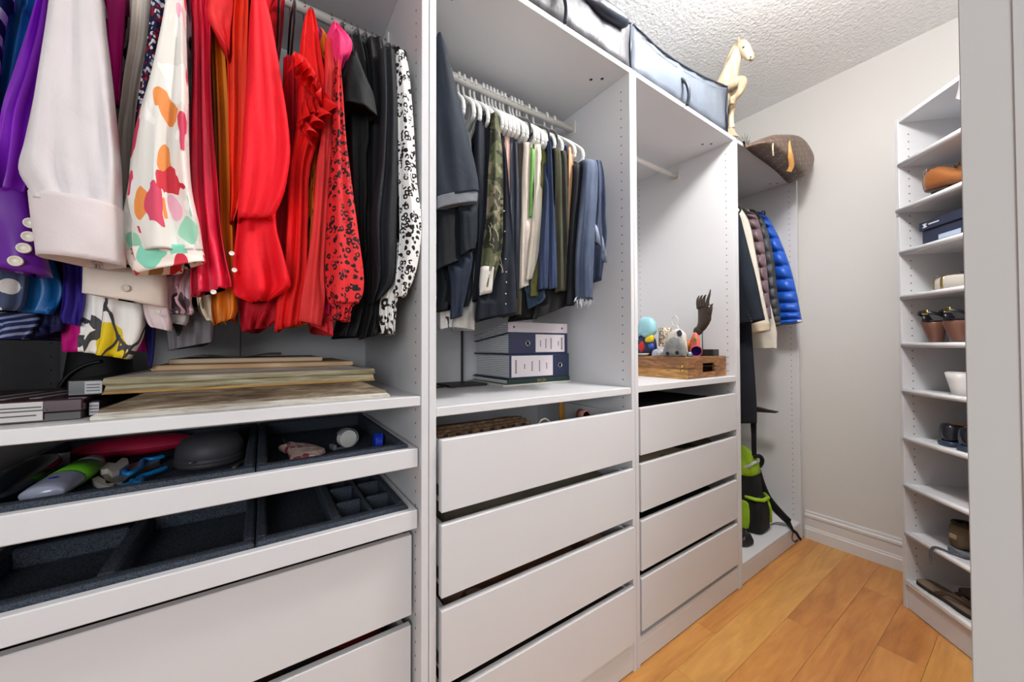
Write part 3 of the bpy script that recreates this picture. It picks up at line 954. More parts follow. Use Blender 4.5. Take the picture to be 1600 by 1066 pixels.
# hems that show lower on the left
st = [(380, -40, 44), (430, -40, 46), (470, -40, 40), (482, -40, 30)]
garment('blouse', 'slate blouse with white polka dots, low on the navy striped side', 'blouse', st, dots((66, 78, 108), [(216, 214, 212), (66, 78, 108), (66, 78, 108)], 26, .3), hang=strip(10, 380, 0.05), y=.05, depth=.2)
st = [(400, -40, 66), (460, -40, 64), (500, -40, 62), (526, -40, 40)]
garment('blouse', 'dark blue blouse with fine pale stripes at the lowest hem', 'blouse', st, stripes((30, 38, 82), (140, 150, 186), 34, (0, .3, .3)), hang=strip(20, 400, 0.1), y=.10, depth=.2)
st = [(400, 40, 100), (460, 48, 104), (500, 50, 104), (60, 524, 100, 514)]
garment('blouse', 'midnight blue velvet blouse with a drooping hem', 'blouse', st, cloth((22, 24, 66), .6), hang=strip(70, 400, 0.11), y=.11, depth=.2, amp=.012)
st = [(380, 100, 136), (430, 100, 134), (470, 98, 132), (490, 94, 128), (96, 500, 124, 506)]
garment('blouse', 'indigo long sleeve narrowing to a cuff beside the cream cuff', 'blouse', st, cloth((42, 24, 128), .6), hang=strip(118, 380, 0.07), y=.07, depth=.2, folds=1.4)
st = [(440, 224, 262), (478, 224, 264), (500, 230, 268), (236, 508, 268, 515)]
t = garment_parts('blouse', 'blush shirt with a small buttoned cuff below the cream cuff', 'blouse', st, cloth((224, 206, 208), .8), body='cuff', hang=strip(243, 440, 0.05), y=.05, depth=.15, folds=.8)
button(t, 247, 484, .018, .004, M_BTN)
st = [(440, 255, 298), (490, 258, 296), (256, 500, 290, 506)]
garment('blouse', 'grey white shirt with rolled cuff under the pink hem', 'blouse', st, cloth((198, 194, 196), .8), hang=strip(276, 440, 0.085), y=.085, depth=.15, folds=1)
st = [(440, 306, 350), (465, 308, 350), (485, 312, 352), (320, 498, 352, 503)]
garment('blouse', 'sheer olive and pink floral scarf top with crumpled end', 'blouse', st, floral((206, 196, 176), [(206, 196, 176), (150, 140, 60), (226, 160, 150), (206, 196, 176), (110, 96, 70)], 30, .5, 7.), hang=strip(328, 440, 0.05), y=.05, depth=.15, folds=3, amp=.012)
st = [(480, 258, 336), (515, 262, 336), (264, 545, 334, 532)]
garment('blouse', 'grey blouse with jagged black print at its hem', 'blouse', st, floral((104, 100, 104), [(104, 100, 104), (24, 24, 28), (104, 100, 104), (24, 24, 28)], 26, .6, 9.), hang=strip(297, 480, 0.14), y=.14, depth=.15, folds=3)
st = [(480, 224, 246), (520, 226, 243), (550, 230, 240), (573, 233, 236)]
garment('tie_belt', 'narrow navy tie belt hanging below the white and yellow hem', 'belt', st, cloth((26, 22, 84), .7), hang=strip(235, 480, 0.11), y=.11, depth=.01, folds=.5, amp=.002, rows=12, seg=14)
settle()
CLOTHS.clear()
# ------------------------------------------------------------------ second wardrobe: trousers on white hangers
random.seed(21)
TH2 = .28                      # the trouser hangers are all swung a little, front ends towards the blouses
TN2 = math.tan(TH2)
NB = (('slate blazer', 688, 90, .03), ('black shorts', 700, 290, .05), ('dark teal shorts', 728, 285, .04), ('pale grey trousers', 734, 400, .12), ('slim navy trousers', 752, 176, .06), ('second slim navy trousers', 763, 180, .07), ('camouflage trousers', 774, 178, .05), ('studded black jeans', 786, 240, .10), ('navy jeans strip', 789, 220, .085), ('blush pink trousers', 794, 222, .08), ('steel grey trousers', 801, 228, .075), ('dark indigo trousers', 807, 232, .072), ('brown olive trousers', 814, 238, .09), ('ivory trousers', 826, 232, .075), ('lime green trousers', 833, 238, .066), ('off white trousers', 840, 228, .07), ('olive green trousers', 852, 246, .07), ('stitched blue jeans', 858, 250, .045), ('dark olive chinos', 871, 240, .05), ('charcoal brown chinos', 881, 244, .055), ('black slim trousers', 902, 268, .05), ('faded light blue jeans', 920, 256, .03))
NBB = (('ivory trousers', 829, 235, .075), ('olive green trousers', 855, 246, .07), ('dark olive chinos', 875, 242, .05))
want = []
for nb, px, py, y in NB+NBB:
    p = at_y(px, py, y)
    want.append(p.x+(RAILY-y)*TN2)
hx = spread(want, .0142)
hw = hanger('white plastic tubular hanger', 'white', None, .235, .085, .165)
BAR = {}
for x, (nb, _, _, _) in zip(hx, NB):
    x = min(x, 1.472-.235*sin(TH2))
    BAR[nb] = x
    tag(hang_at(hw, x, -TH2), 'white plastic tubular hanger over the '+nb, 'hanger', 'white hangers on the trouser rail')
drop_proto(hw)
hb = hanger('black velvet hanger', 'black', None, .225, .09, .125)
for x, (nb, _, _, _) in zip(hx[len(NB):], NBB):
    tag(hang_at(hb, x, -TH2), 'black velvet hanger above the '+nb, 'hanger', 'black hangers over the trousers')
drop_proto(hb)
BARZ = RAILZ-.085-.165-.018
TOPZ = {nb: at_y(px, py, y).z for nb, px, py, y in NB}
def over(nb, y):
    """the fold over the bar of its own hanger"""
    if TOPZ[nb] > BARZ: return None           # the cloth already lies over the bar
    yb = max(y+.01, .085)
    return [(BAR[nb]-(RAILY-yb)*TN2, yb, BARZ-.001, .006)]
def leg(px, py, y):
    """a second leg: a narrow hidden strip up to the bars"""
    p = at_y(px, py, y)
    yb = max(y+.02, .10)
    return [(p.x+(yb-y)*TN2*.5, yb, BARZ+.004, .003), (p.x, y+.004, p.z+.06, .005)]
NAVY = cloth((34, 41, 52), .8, var=.10)
st = [(60, 684, 692), (80, 683, 700), (120, 683, 710), (160, 683, 720), (200, 683, 730), (240, 683, 739), (280, 683, 747), (683, 312, 749, 301)]
t = garment_parts('jacket', 'dark slate blazer sleeve facing out beside the white upright panel', 'jacket', st, NAVY, body='sleeve', y=.025, depth=.3, folds=.9, amp=.004, bulge=.02, theta=TH2)
drape('lining', [(683, 309, 748, 299), (683, 318, 747, 308), (683, 327, 746, 317)], cloth((108, 112, 120), .5), t, y=.027, depth=.2, folds=.1, amp=.0, rows=8, bulge=.021, lip=.002, theta=TH2)
def pants(label, st, m, y=.09, depth=.3, cat='trousers', **k):
    k.setdefault('folds', .9); k.setdefault('amp', .004); k.setdefault('theta', TH2)
    return garment('trousers', label, cat, st, m, y=y, depth=depth, **k)
DK = cloth((16, 19, 25), .85, var=.15)
pants('black cotton shorts hanging below the slate blazer sleeve', [(290, 683, 722), (340, 683, 720), (390, 683, 719), (680, 424, 718, 408)], DK, .05, .2, hang=over('black shorts', .05))
pants('dark teal shorts with turned hem beside the black shorts', [(285, 712, 748), (330, 717, 747), (370, 718, 746), (719, 400, 743, 388)], cloth((20, 29, 38), .8), .04, .2, hang=over('dark teal shorts', .04))
pants('black trousers whose long legs show under the shorts', [(380, 683, 742), (430, 683, 740), (460, 683, 738), (680, 488, 732, 478)], cloth((18, 22, 28), .85), .085, .25, amp=.008, folds=2, hang=leg(712, 380, .085))
pants('navy trousers with folded hem behind the black legs', [(400, 700, 738), (450, 704, 730), (480, 704, 724), (704, 498, 722, 494)], cloth((30, 38, 54), .85), .06, .15, hang=leg(719, 400, .06))
pants('white shorts with black scribbles at the foot of the panel', [(470, 688, 706), (490, 687, 708), (508, 687, 706), (687, 514, 704, 511)], floral((220, 218, 216), [(220, 218, 216), (40, 40, 44), (220, 218, 216)], 40, .4, 4.), .13, .15, hang=leg(697, 470, .13))
pants('pale grey trousers with a wide plain hem', [(400, 722, 748), (450, 716, 745), (490, 708, 742), (706, 511, 741, 516)], cloth((196, 193, 188), .85), .12, .2, hang=over('pale grey trousers', .12))
SL = cloth((22, 27, 38), .8)
pants('slim navy trousers next to the slate blazer', [(174, 752, 758), (200, 744, 759), (260, 742, 762), (330, 746, 764), (400, 744, 760), (470, 738, 754)], SL, .075, .3, hang=over('slim navy trousers', .075))
pants('second slim navy trousers beside the camouflage pair', [(178, 760, 767), (220, 757, 769), (300, 755, 768), (400, 748, 762), (460, 744, 756)], cloth((28, 33, 44), .8), .085, .3, hang=over('second slim navy trousers', .085))
CAM_ = camo()
t = garment_parts('trousers', 'camouflage trousers with frayed rips and silver hem', 'trousers', [(178, 769, 778), (220, 766, 784), (280, 763, 786), (340, 760, 785), (390, 754, 783), (430, 750, 774), (450, 748, 769)], CAM_, y=.06, depth=.28, folds=1.5, amp=.008, theta=TH2, hang=over('camouflage trousers', .06))
drape('hem', [(418, 751, 772), (440, 749, 770), (749, 462, 768, 458)], M((196, 192, 186), .4, name='silver_hem'), t, y=.052, depth=.03, folds=.6, amp=.002, rows=6, theta=TH2)
mb = MB()
for i in range(12):
    p = at_y(772+random.uniform(-8, 10), 345+random.uniform(0, 75), .03)
    q = p+Vector((random.uniform(-.01, .012), random.uniform(-.006, .0), random.uniform(-.045, -.01)))
    mb.add(tb([p, (p+q)/2+Vector((random.uniform(-.006, .006), -.003, 0)), q], .0008, 4))
o = mb.build('frayed_threads', cloth((170, 162, 140)), t)
o['kind'] = 'stuff'
DJ = denim((16, 19, 26), (34, 39, 50))
t = garment_parts('jeans', 'black denim jeans with silver studs down the seam', 'jeans', [(240, 784, 792), (300, 783, 796), (360, 780, 800), (410, 770, 802), (450, 752, 804), (478, 744, 806), (742, 501, 806, 489)], DJ, y=.065, depth=.26, folds=1.2, amp=.008, theta=TH2, hang=over('studded black jeans', .065))
for py, px in ((330, 788), (362, 789), (405, 790), (425, 791), (441, 791), (459, 790), (475, 790)):
    button(t, px, py, .034, .0022, M_CHROME, 'stud')
L = [('navy jeans strip beside the studded pair', [(220, 785, 790), (300, 786, 793), (420, 790, 803), (470, 792, 805)], denim((38, 44, 62), (58, 66, 86)), .085),
     ('blush pink trousers, a thin strip between navy pairs', [(222, 790, 798), (260, 789, 799), (320, 793, 799), (420, 796, 803)], cloth((214, 172, 160), .8), .08),
     ('steel grey trousers next to the blush pair', [(228, 799, 804), (300, 798, 807), (380, 799, 806), (460, 801, 808)], cloth((66, 70, 82), .8), .075),
     ('dark indigo trousers behind the cream pair', [(232, 804, 810), (300, 805, 812), (400, 804, 811), (466, 803, 809)], cloth((46, 50, 64), .8), .072),
     ('brown olive trousers between indigo and cream', [(238, 811, 818), (320, 810, 818), (440, 806, 816), (492, 806, 814)], cloth((84, 78, 66), .85), .09),
     ('ivory trousers with a soft pinkish fold', [(232, 819, 834), (280, 816, 833), (340, 815, 834), (400, 813, 830), (812, 452, 826, 446)], cloth((190, 180, 170), .85, var=.08), .075),
     ('lime green trousers, a thin strip between ivory pairs', [(238, 831, 837), (270, 830, 836), (300, 829, 834), (340, 828, 832)], cloth((104, 156, 80), .8), .066),
     ('off white trousers beside the lime green strip', [(228, 836, 845), (270, 836, 847), (330, 834, 846), (390, 827, 842), (822, 440, 831, 436)], cloth((200, 192, 180), .85, var=.08), .07),
     ('olive green trousers beside the off white pair', [(246, 848, 856), (300, 845, 856), (360, 838, 852), (420, 832, 845), (464, 828, 840)], cloth((104, 104, 58), .85), .07),
     ('blue jeans with stitched cuff next to the olive pair', [(290, 853, 858), (350, 847, 858), (410, 842, 857), (841, 454, 856, 452)], denim((40, 50, 76), (56, 68, 96)), .045),
     ('mid blue jeans with stitched cuff beside the dark olive pair', [(250, 857, 864), (330, 858, 867), (410, 858, 869), (858, 453, 869, 451)], denim((40, 52, 80), (60, 72, 102)), .05),
     ('navy chinos between the blue jeans and the dark olive pair', [(242, 860, 868), (320, 864, 872), (420, 866, 872), (450, 866, 872)], cloth((38, 46, 68), .8), .075),
     ('dark olive chinos beside the navy chinos', [(240, 867, 877), (330, 868, 879), (400, 868, 880), (868, 458, 880, 455)], cloth((66, 66, 50), .85), .05),
     ('charcoal brown chinos between dark olive and black', [(244, 876, 886), (330, 877, 888), (400, 878, 890), (878, 457, 891, 454)], cloth((54, 52, 46), .85), .055),
     ('navy twill trousers, a thin strip by the tan pair', [(256, 885, 890), (330, 886, 892), (440, 886, 892)], cloth((44, 56, 92), .8), .07),
     ('tan trousers, a thin strip between navy and black', [(258, 889, 896), (300, 889, 895), (360, 889, 893)], cloth((206, 160, 122), .8), .06),
     ('black slim trousers beside the light blue jeans', [(268, 896, 910), (330, 892, 906), (400, 888, 902), (450, 886, 900), (478, 884, 897)], cloth((26, 28, 34), .85), .05)]
ON = {'navy jeans strip': 'navy jeans strip', 'blush pink': 'blush pink trousers', 'steel grey': 'steel grey trousers', 'dark indigo': 'dark indigo trousers', 'brown olive': 'brown olive trousers', 'ivory': 'ivory trousers', 'lime green': 'lime green trousers', 'off white': 'off white trousers', 'olive green': 'olive green trousers', 'blue jeans': 'stitched blue jeans', 'dark olive': 'dark olive chinos', 'charcoal': 'charcoal brown chinos', 'black slim': 'black slim trousers'}
for lab, st, m, y in L:
    key = [q for q in ON if lab.startswith(q)]
    hg = over(ON[key[0]], y) if key else leg((st[0][1]+st[0][2])/2, st[0][0], y)
    pants(lab, st, m, y, .26 if key else .10, hang=hg)
pants('black leggings pooling lowest over the binders', [(440, 812, 850), (470, 812, 846), (484, 811, 842), (809, 496, 838, 499)], cloth((18, 18, 22), .85), .10, .2, folds=2, hang=leg(831, 440, .10))
pants('black trousers with slanted hem lowest on the rail', [(440, 840, 888), (470, 838, 886), (830, 500, 886, 478)], cloth((24, 24, 26), .85), .085, .2, folds=3, amp=.008, hang=leg(864, 440, .085))
pants('dark teal jeans peeking under the olive pair', [(440, 820, 846), (464, 822, 850), (824, 484, 846, 472)], denim((28, 42, 56), (48, 66, 84)), .075, .15, hang=leg(833, 440, .075))
LJ = denim((50, 61, 84), (94, 105, 126), 9)
t = garment_parts('jeans', 'faded light blue jeans with a frayed raw hem', 'jeans', [(256, 912, 930), (300, 908, 931), (350, 903, 928), (400, 899, 926), (440, 898, 925), (899, 468, 925, 470)], LJ, y=.03, depth=.28, folds=1.3, amp=.006, theta=TH2, hang=over('faded light blue jeans', .03))
mb = MB()
for i in range(40):
    p = at_y(899+26*random.random(), 466+random.uniform(-2, 4), .012)
    q = p+Vector((random.uniform(-.006, .006), 0, random.uniform(-.03, -.006)))
    mb.add(tb([p, (p+q)/2, q], .0009, 4))
o = mb.build('frayed_threads', cloth((206, 208, 212)), t)
o['kind'] = 'stuff'
tube('side_seam', [at_y(px, py, .0) for py, px in ((270, 920), (330, 915), (400, 910), (466, 907))], .0012, cloth((64, 80, 112)), t, 5)
t = garment_parts('jeans', 'ripped blue jeans nearest to the side panel', 'jeans', [(254, 930, 938), (280, 929, 942), (310, 928, 943), (345, 926, 943), (370, 922, 944), (400, 923, 942), (440, 925, 938)], denim((42, 51, 72), (80, 90, 112), 9), y=.06, depth=.22, folds=1.6, amp=.01, theta=TH2, hang=[(at_y(934, 254, .06).x+.006, .08, BARZ+.004, .008)])
ruffle('torn_patch', [at_y(px, py, .034) for px, py in ((931, 350), (936, 358), (943, 372), (945, 388))], (-.004, -.006, -.06), denim((104, 116, 140), (168, 174, 186)), t, 40, 3, .01)
settle()
CLOTHS.clear()
# ------------------------------------------------------------------ fourth wardrobe: coats and backpack
random.seed(31)
def coat(label, st, m, x, depth=.05, cat='coat', **k):
    k.setdefault('folds', .8); k.setdefault('amp', .004); k.setdefault('bulge', .03)
    return garment_parts('coat', label, cat, st, m, body='sleeve', y=x, depth=depth, plane='x', **k)
hb = hanger('black hanger', 'black', None, .19, .07, .08)
for x, nb in ((2.445, 'dark navy wool coat'), (2.505, 'long black coat'), (2.575, 'cream wool coat'), (2.676, 'mauve puffer jacket'), (2.728, 'beige coat'), (2.772, 'charcoal quilted jacket'), (2.86, 'bright blue puffer jacket')):
    tag(hang_at(hb, x, 0, .285, 1.99), 'black hanger holding the '+nb, 'hanger', 'black hangers on the coat rail')
drop_proto(hb)
t = coat('dark navy wool coat with buttons on its sleeve', [(318, 1138, 1146), (338, 1138, 1157), (360, 1138, 1163), (400, 1138, 1173), (440, 1140, 1183), (480, 1146, 1191), (1150, 512, 1196, 502)], cloth((26, 32, 42), .9), 2.44, .03)
for px, py in ((1170, 489), (1171, 494), (1173, 499), (1174, 504)):
    p = at_x(px, py, 2.4085)
    vf = lathe([(.005, 0), (.0045, .003)], 10, p, 'x')
    obj('button', vf[0], vf[1], M((60, 62, 66), .3, name='horn_button'), t)
coat('long black coat hanging lowest beside the backpack', [(318, 1138, 1146), (400, 1138, 1158), (480, 1138, 1172), (540, 1140, 1176), (600, 1140, 1180), (640, 1140, 1182), (1140, 663, 1182, 663)], cloth((24, 26, 34), .9), 2.502, .03, bulge=.022)
o = drape('coat_belt', [(640, 1170, 1182), (680, 1173, 1181), (700, 1173, 1181), (714, 1174, 1181)], cloth((18, 18, 20), .9), None, y=2.515, depth=.01, plane='x', rows=10, seg=14, bulge=.006, amp=.001)
tag(o, 'black fabric belt dangling below the long black coat', 'belt')
BEI = cloth((214, 206, 194), .85, var=.05)
t = coat('cream wool coat with a turned back cuff between navy and padded coats', [(326, 1146, 1158), (350, 1146, 1172), (400, 1150, 1182), (450, 1156, 1191), (490, 1160, 1199), (1164, 512, 1204, 514)], BEI, 2.572, .028)
drape('cuff', [(1164, 506, 1203, 506), (1166, 526, 1204, 519)], cloth((206, 190, 166), .85), t, y=2.570, depth=.034, plane='x', rows=6, bulge=.031, amp=.002)
coat('beige coat tail showing below the cream cuff', [(330, 1158, 1172), (420, 1168, 1190), (510, 1166, 1212), (530, 1166, 1214), (1168, 548, 1214, 547)], cloth((208, 202, 190), .85), 2.728, .010, bulge=.011)
MAU = M((112, 92, 98), .35, weave=120, name='mauve_nylon')
coat('mauve padded puffer jacket with shiny quilting', [(334, 1162, 1178), (345, 1164, 1186), (380, 1172, 1194), (420, 1180, 1199), (460, 1190, 1202), (500, 1194, 1206)], MAU, 2.676, .028, 'jacket', quilt=10, qamp=.85, rows=91, bulge=.04, folds=2)
GRY = M((52, 54, 60), .5, weave=120, name='charcoal_nylon')
coat('charcoal quilted jacket pressed against the blue one', [(330, 1164, 1180), (350, 1180, 1196), (400, 1190, 1209), (450, 1197, 1214), (490, 1201, 1219), (1203, 515, 1221, 511)], GRY, 2.774, .020, 'jacket', quilt=13, qamp=.6, rows=92, bulge=.026, folds=1.5)
BLU = M((24, 84, 188), .42, weave=120, name='blue_nylon')
t = coat('bright blue quilted puffer jacket beside the end wall', [(334, 1176, 1192), (345, 1188, 1203), (375, 1198, 1219), (418, 1208, 1235), (458, 1214, 1245), (490, 1218, 1251), (1219, 511, 1254, 506)], BLU, 2.855, .06, 'jacket', quilt=12, qamp=.8, rows=97, bulge=.04)
p = at_x(1251, 503, 2.815)
obj('logo_patch', *bx(p.x-.002, p.x, p.y-.006, p.y+.014, p.z-.008, p.z+.002), M((220, 222, 226), .5, name='white_patch'), t)
p = at_x(1190, 336, 2.84)
obj('loop', *tb([p, p+Vector((0, -.008, .012)), p+Vector((0, -.02, .006)), p+Vector((0, -.02, -.012))], .004, 6), M_BLACKP, t, smooth=True)
# black bracket arm fixed to the back panel, its tapered end reaching out below the coats
pa, pb = at_x(1181, 643, 2.80), at_x(1211, 644, 2.80)
y0, y1, zc = .5598, pb.y, pa.z
ym = pa.y
tag(obj('bracket_arm', *prism([(2.80, y0, zc-.016), (2.80, ym, zc-.012), (2.80, y1, zc-.004), (2.80, y1-.003, zc+.004), (2.80, (ym+y1)/2, zc+.008), (2.80, ym, zc+.016), (2.80, y0, zc+.022)], (.035, 0, 0)), M_BLACKP), 'black tapered bracket arm reaching out from the back panel below the coats', 'bracket')

# backpack standing on the wardrobe bottom
GRN = cloth((150, 190, 40), .7)
BKC = cloth((26, 27, 28), .75, var=.2)
B0 = Vector((2.60, .13, .098))
bp = thing('backpack', B0, 'black and lime green backpack standing under the coats', 'backpack')
def ringbox(cx, cy, z, hx, hy, n=24, p=.5):
    r_ = []
    for j in range(n):
        a = 2*pi*j/n
        c_, s_ = cos(a), sin(a)
        r_.append((cx+hx*(1 if c_ >= 0 else -1)*abs(c_)**p, cy+hy*(1 if s_ >= 0 else -1)*abs(s_)**p, z))
    return r_
def pillow_box(cx, cy, z0, hx, hy, h):
    return blob([ringbox(cx, cy, z0+h*u, hx*s, hy*s, 20, .6) for u, s in ((0, .5), (.06, .85), (.3, 1), (.7, 1), (.94, .85), (1, .5))])
prof = [(0, .8, .85), (.012, .97, .98), (.10, 1, 1), (.2, 1, 1.0), (.30, .98, .98), (.38, .93, .86), (.42, .80, .6), (.435, .45, .3)]
X0, Y0 = 2.676, .212
v, f = blob([ringbox(X0, Y0+.03*(h/.43), .099+h, .078*a, .14*b) for h, a, b in prof])
obj('main_bag', v, f, BKC, bp, smooth=True)
prof = [(.29, .75, .80), (.31, .99, .96), (.36, 1.0, .93), (.405, .94, .78), (.435, .78, .52), (.446, .4, .26)]
v, f = blob([ringbox(X0-.004, Y0+.03*(h/.43), .099+h, .081*a, .146*b) for h, a, b in prof])
obj('lid', v, f, GRN, bp, smooth=True)
v, f = blob([ringbox(X0+.004, Y0-.108, .103+h, .066*a, .045*b) for h, a, b in ((0, .8, .8), (.015, 1, 1), (.10, 1.02, 1.05), (.17, .95, .9), (.19, .6, .5))])
pk = obj('front_pocket', v, f, BKC, bp, smooth=True)
tube('pocket_trim', [(X0-.07, Y0-.08, .29), (X0-.062, Y0-.13, .288), (X0-.03, Y0-.152, .284), (X0+.03, Y0-.152, .284), (X0+.066, Y0-.12, .288)], .010, GRN, pk, 8)
tube('pocket_trim', [(X0+.03, Y0-.150, .27), (X0+.045, Y0-.158, .22), (X0+.05, Y0-.156, .15)], .007, GRN, pk, 8)
obj('side_pocket', *pillow_box(X0-.079, Y0-.07, .12, .008, .035, .15), GRN, bp, smooth=True)
tube('reflective_strip', [(X0-.078, Y0-.06, .44), (X0-.07, Y0-.10, .46), (X0-.04, Y0-.112, .475), (X0, Y0-.116, .478)], [(.003, .008)]*4, M((196, 198, 200), .4, name='reflective_grey'), bp, 8)
P = [at_x(px, py, x) for px, py, x in ((1178, 716, 2.66), (1186, 715, 2.70), (1190, 722, 2.72), (1186, 731, 2.72), (1177, 733, 2.70))]
tube('carry_handle', spline(P, 12), .011, BKC, bp, 8)
P = [at_x(1180, 735, 2.72), at_x(1187, 758, 2.74), at_x(1197, 780, 2.76), at_x(1215, 802, 2.80), at_x(1230, 818, 2.86), at_z(1238, 833, .112)]
tube('shoulder_strap', spline(P, 26), [(.007, .026)]*20+[(.006, .022), (.006, .018), (.005, .016), (.005, .014), (.004, .012), (.003, .010)], BKC, bp, 10)
P = [at_z(1238, 832, .112), Vector((2.955, -.012, .095)), at_y(1249, 842, -.02), at_y(1252, 845, -.02)]
tube('strap_end', spline([at_y(1238, 832, -.004), at_y(1243, 836, -.012), at_y(1247, 843, -.014), at_y(1250, 846, -.012)], 14), [(.002, .008)]*14, BKC, bp, 8)
P = [at_y(1238, 833, -.006), at_y(1236, 844, -.014), at_y(1240, 849, -.016), at_y(1245, 846, -.016)]
tube('strap_loop', spline(P, 14), [(.002, .004)]*14, BKC, bp, 8)
P = [at_z(1192, 812, .13), at_z(1200, 822, .105), at_z(1212, 819, .105), at_z(1226, 821, .105), at_z(1236, 830, .107)]
tube('waist_strap', spline(P, 22), [(.0015, .006)]*22, BKC, bp, 8)
# crumpled black pouch in front of the backpack
random.seed(4)
c0 = Vector((2.475, .09, .0985))
rings = []
for h, s in ((0, .8), (.012, 1), (.035, .95), (.055, .7), (.068, .35)):
    rg = []
    for j in range(14):
        a = 2*pi*j/14
        q = s*(1+random.uniform(-.16, .16))
        rg.append((c0.x+.055*q*cos(a), c0.y+.042*q*sin(a), c0.z+h+(random.uniform(-.006, .006) if h > .005 else 0)))
    rings.append(rg)
v, f = blob(rings)
tag(obj('pouch', v, f, M((20, 20, 22), .45, name='black_nylon')), 'small crumpled black nylon pouch in front of the backpack', 'pouch')
# ------------------------------------------------------------------ helpers for small things
def pillow(outline, thick, N=(0, 1, 0), rings=7, p=.5, flat=.0):
    """soft body from an outline of 3-D points: bulges to both sides along N"""
    O = [Vector(q) for q in outline]
    c = sum(O, Vector())/len(O)
    N = Vector(N)
    R_ = []
    for i in range(rings):
        a = -pi/2+pi*(i+.35)/(rings-.3)
        s = max(.12, cos(a))**p
        R_.append([c+(q-c)*s+N*(thick*sin(a)) for q in O])
    return blob(R_)
def loft(secs, n=18, p=1.0):
    """secs: (centre, half vector a, half vector b)"""
    R_ = []
    for c, a, b in secs:
        c, a, b = Vector(c), Vector(a), Vector(b)
        rg = []
        for j in range(n):
            t = 2*pi*j/n
            ct, st_ = cos(t), sin(t)
            rg.append(c+a*(math.copysign(abs(ct)**p, ct))+b*(math.copysign(abs(st_)**p, st_)))
        R_.append(rg)
    return blob(R_)
def ellipsoid(c, rx, ry, rz, n=18, m=10, xf=None):
    R_ = []
    for i in range(m):
        a = -pi/2+pi*(i+.3)/(m-.4)
        R_.append([(c[0]+rx*cos(a)*cos(2*pi*j/n), c[1]+ry*cos(a)*sin(2*pi*j/n), c[2]+rz*sin(a)) for j in range(n)])
    return blob(R_)
def text_mesh(name, s, size, m, parent, origin, xdir, ydir, ext=.0003):
    cu = bpy.data.curves.new(name, 'FONT')
    cu.body = s; cu.size = size; cu.extrude = ext
    cu.align_x = 'CENTER'; cu.align_y = 'CENTER'
    o = bpy.data.objects.new(name, cu)
    COL.objects.link(o)
    dg = bpy.context.evaluated_depsgraph_get()
    me = bpy.data.meshes.new_from_object(o.evaluated_get(dg))
    bpy.data.objects.remove(o)
    X, Y = Vector(xdir).normalized(), Vector(ydir).normalized()
    Zd = X.cross(Y)
    O = Vector(origin)
    v = [O+X*q.co.x+Y*q.co.y+Zd*q.co.z for q in me.vertices]
    f = [tuple(p.vertices) for p in me.polygons]
    return obj(name, v, f, m, parent)
def smooth_thing(name, label, cat, vf, m, **k):
    return tag(obj(name, vf[0], vf[1], m, smooth=True, **k), label, cat)

# ------------------------------------------------------------------ felt inserts and what lies in the upper tray
k = NT('felt', .98, 0, (60, 66, 74), spec=.05)
nz = k.noise(420, 3)
k.color(k.ramp(nz, [(.3, (42, 46, 53)), (.7, (78, 86, 98))]))
k.bump(nz, .8, .003)
FELT = k.m
def felt(label, x0, x1, y0, y1, z0, z1, pits, rim=.026):
    """tray insert: slab cut into open pits, walls left standing between them"""
    t = thing('felt_insert', ((x0+x1)/2, (y0+y1)/2, z0), label, 'tray insert')
    box('base', x0, x1, y0, y1, z0, z0+.006, FELT, t, b=.001)
    xs = sorted(set([x0, x1]))
    def wall(a, b, c, d): box('wall', a, b, c, d, z0+.0061, z1, FELT, t, b=.004)
    wall(x0, x1, y0, y0+rim); wall(x0, x1, y1-rim, y1)
    wall(x0, x0+rim*.7, y0+rim+.0002, y1-rim-.0002); wall(x1-rim*.7, x1, y0+rim+.0002, y1-rim-.0002)
    for a, b, c, d in pits: wall(a, b, c, d)
    return t
IX0, IXM, IX1 = .038, .4215, .712
felt('dark grey felt insert under the eyeglass cases in the upper tray', IX0, IXM-.001, .029, .524, .8415, .8855, [])
felt('dark grey felt insert holding the blue tape dispenser in the upper tray', IXM+.001, IX1, .029, .524, .8415, .8855, [])
felt('empty dark felt insert with two wide hollows in the lower tray', IX0, IXM-.001, .031, .524, .7005, .744, [(.21, .235, .0575, .4975), (.0565, .2095, .25, .27), (.2355, .405, .30, .32)])
felt('empty dark felt insert with a row of small hollows in the lower tray', IXM+.001, IX1, .031, .524, .7005, .744,
     [(.555, .575, .0575, .4975), (.631, .641, .0575, .4975)]+[(.5755, .6305, y, y+.014) for y in (.13, .23, .33)]+[(.6415, .697, y, y+.014) for y in (.13, .23, .33)])
ZF = .848
c = Vector((.0795, .235, .8475+.0295))
t = thing('glasses_case', (c.x, c.y, ZF), 'glossy black hard glasses case at the end of the upper tray', 'glasses case')
obj('shell', *ellipsoid(c, .0225, .125, .0295), M((16, 20, 28), .12, name='gloss_black'), t, smooth=True)
obj('seam', *tb([(c.x+.0226*cos(a*pi/12), c.y+.1252*sin(a*pi/12), c.z) for a in range(24)], .001, 6, closed=True), M((120, 122, 126), .3, 1, name='seam_metal'), t, smooth=True)
tag(box('paper_tag', .064, .088, .384, .386, .8475, .885, M((170, 165, 170), .7, name='tag_grey'), b=0), 'small pale paper tag standing beside the glossy black case', 'tag')
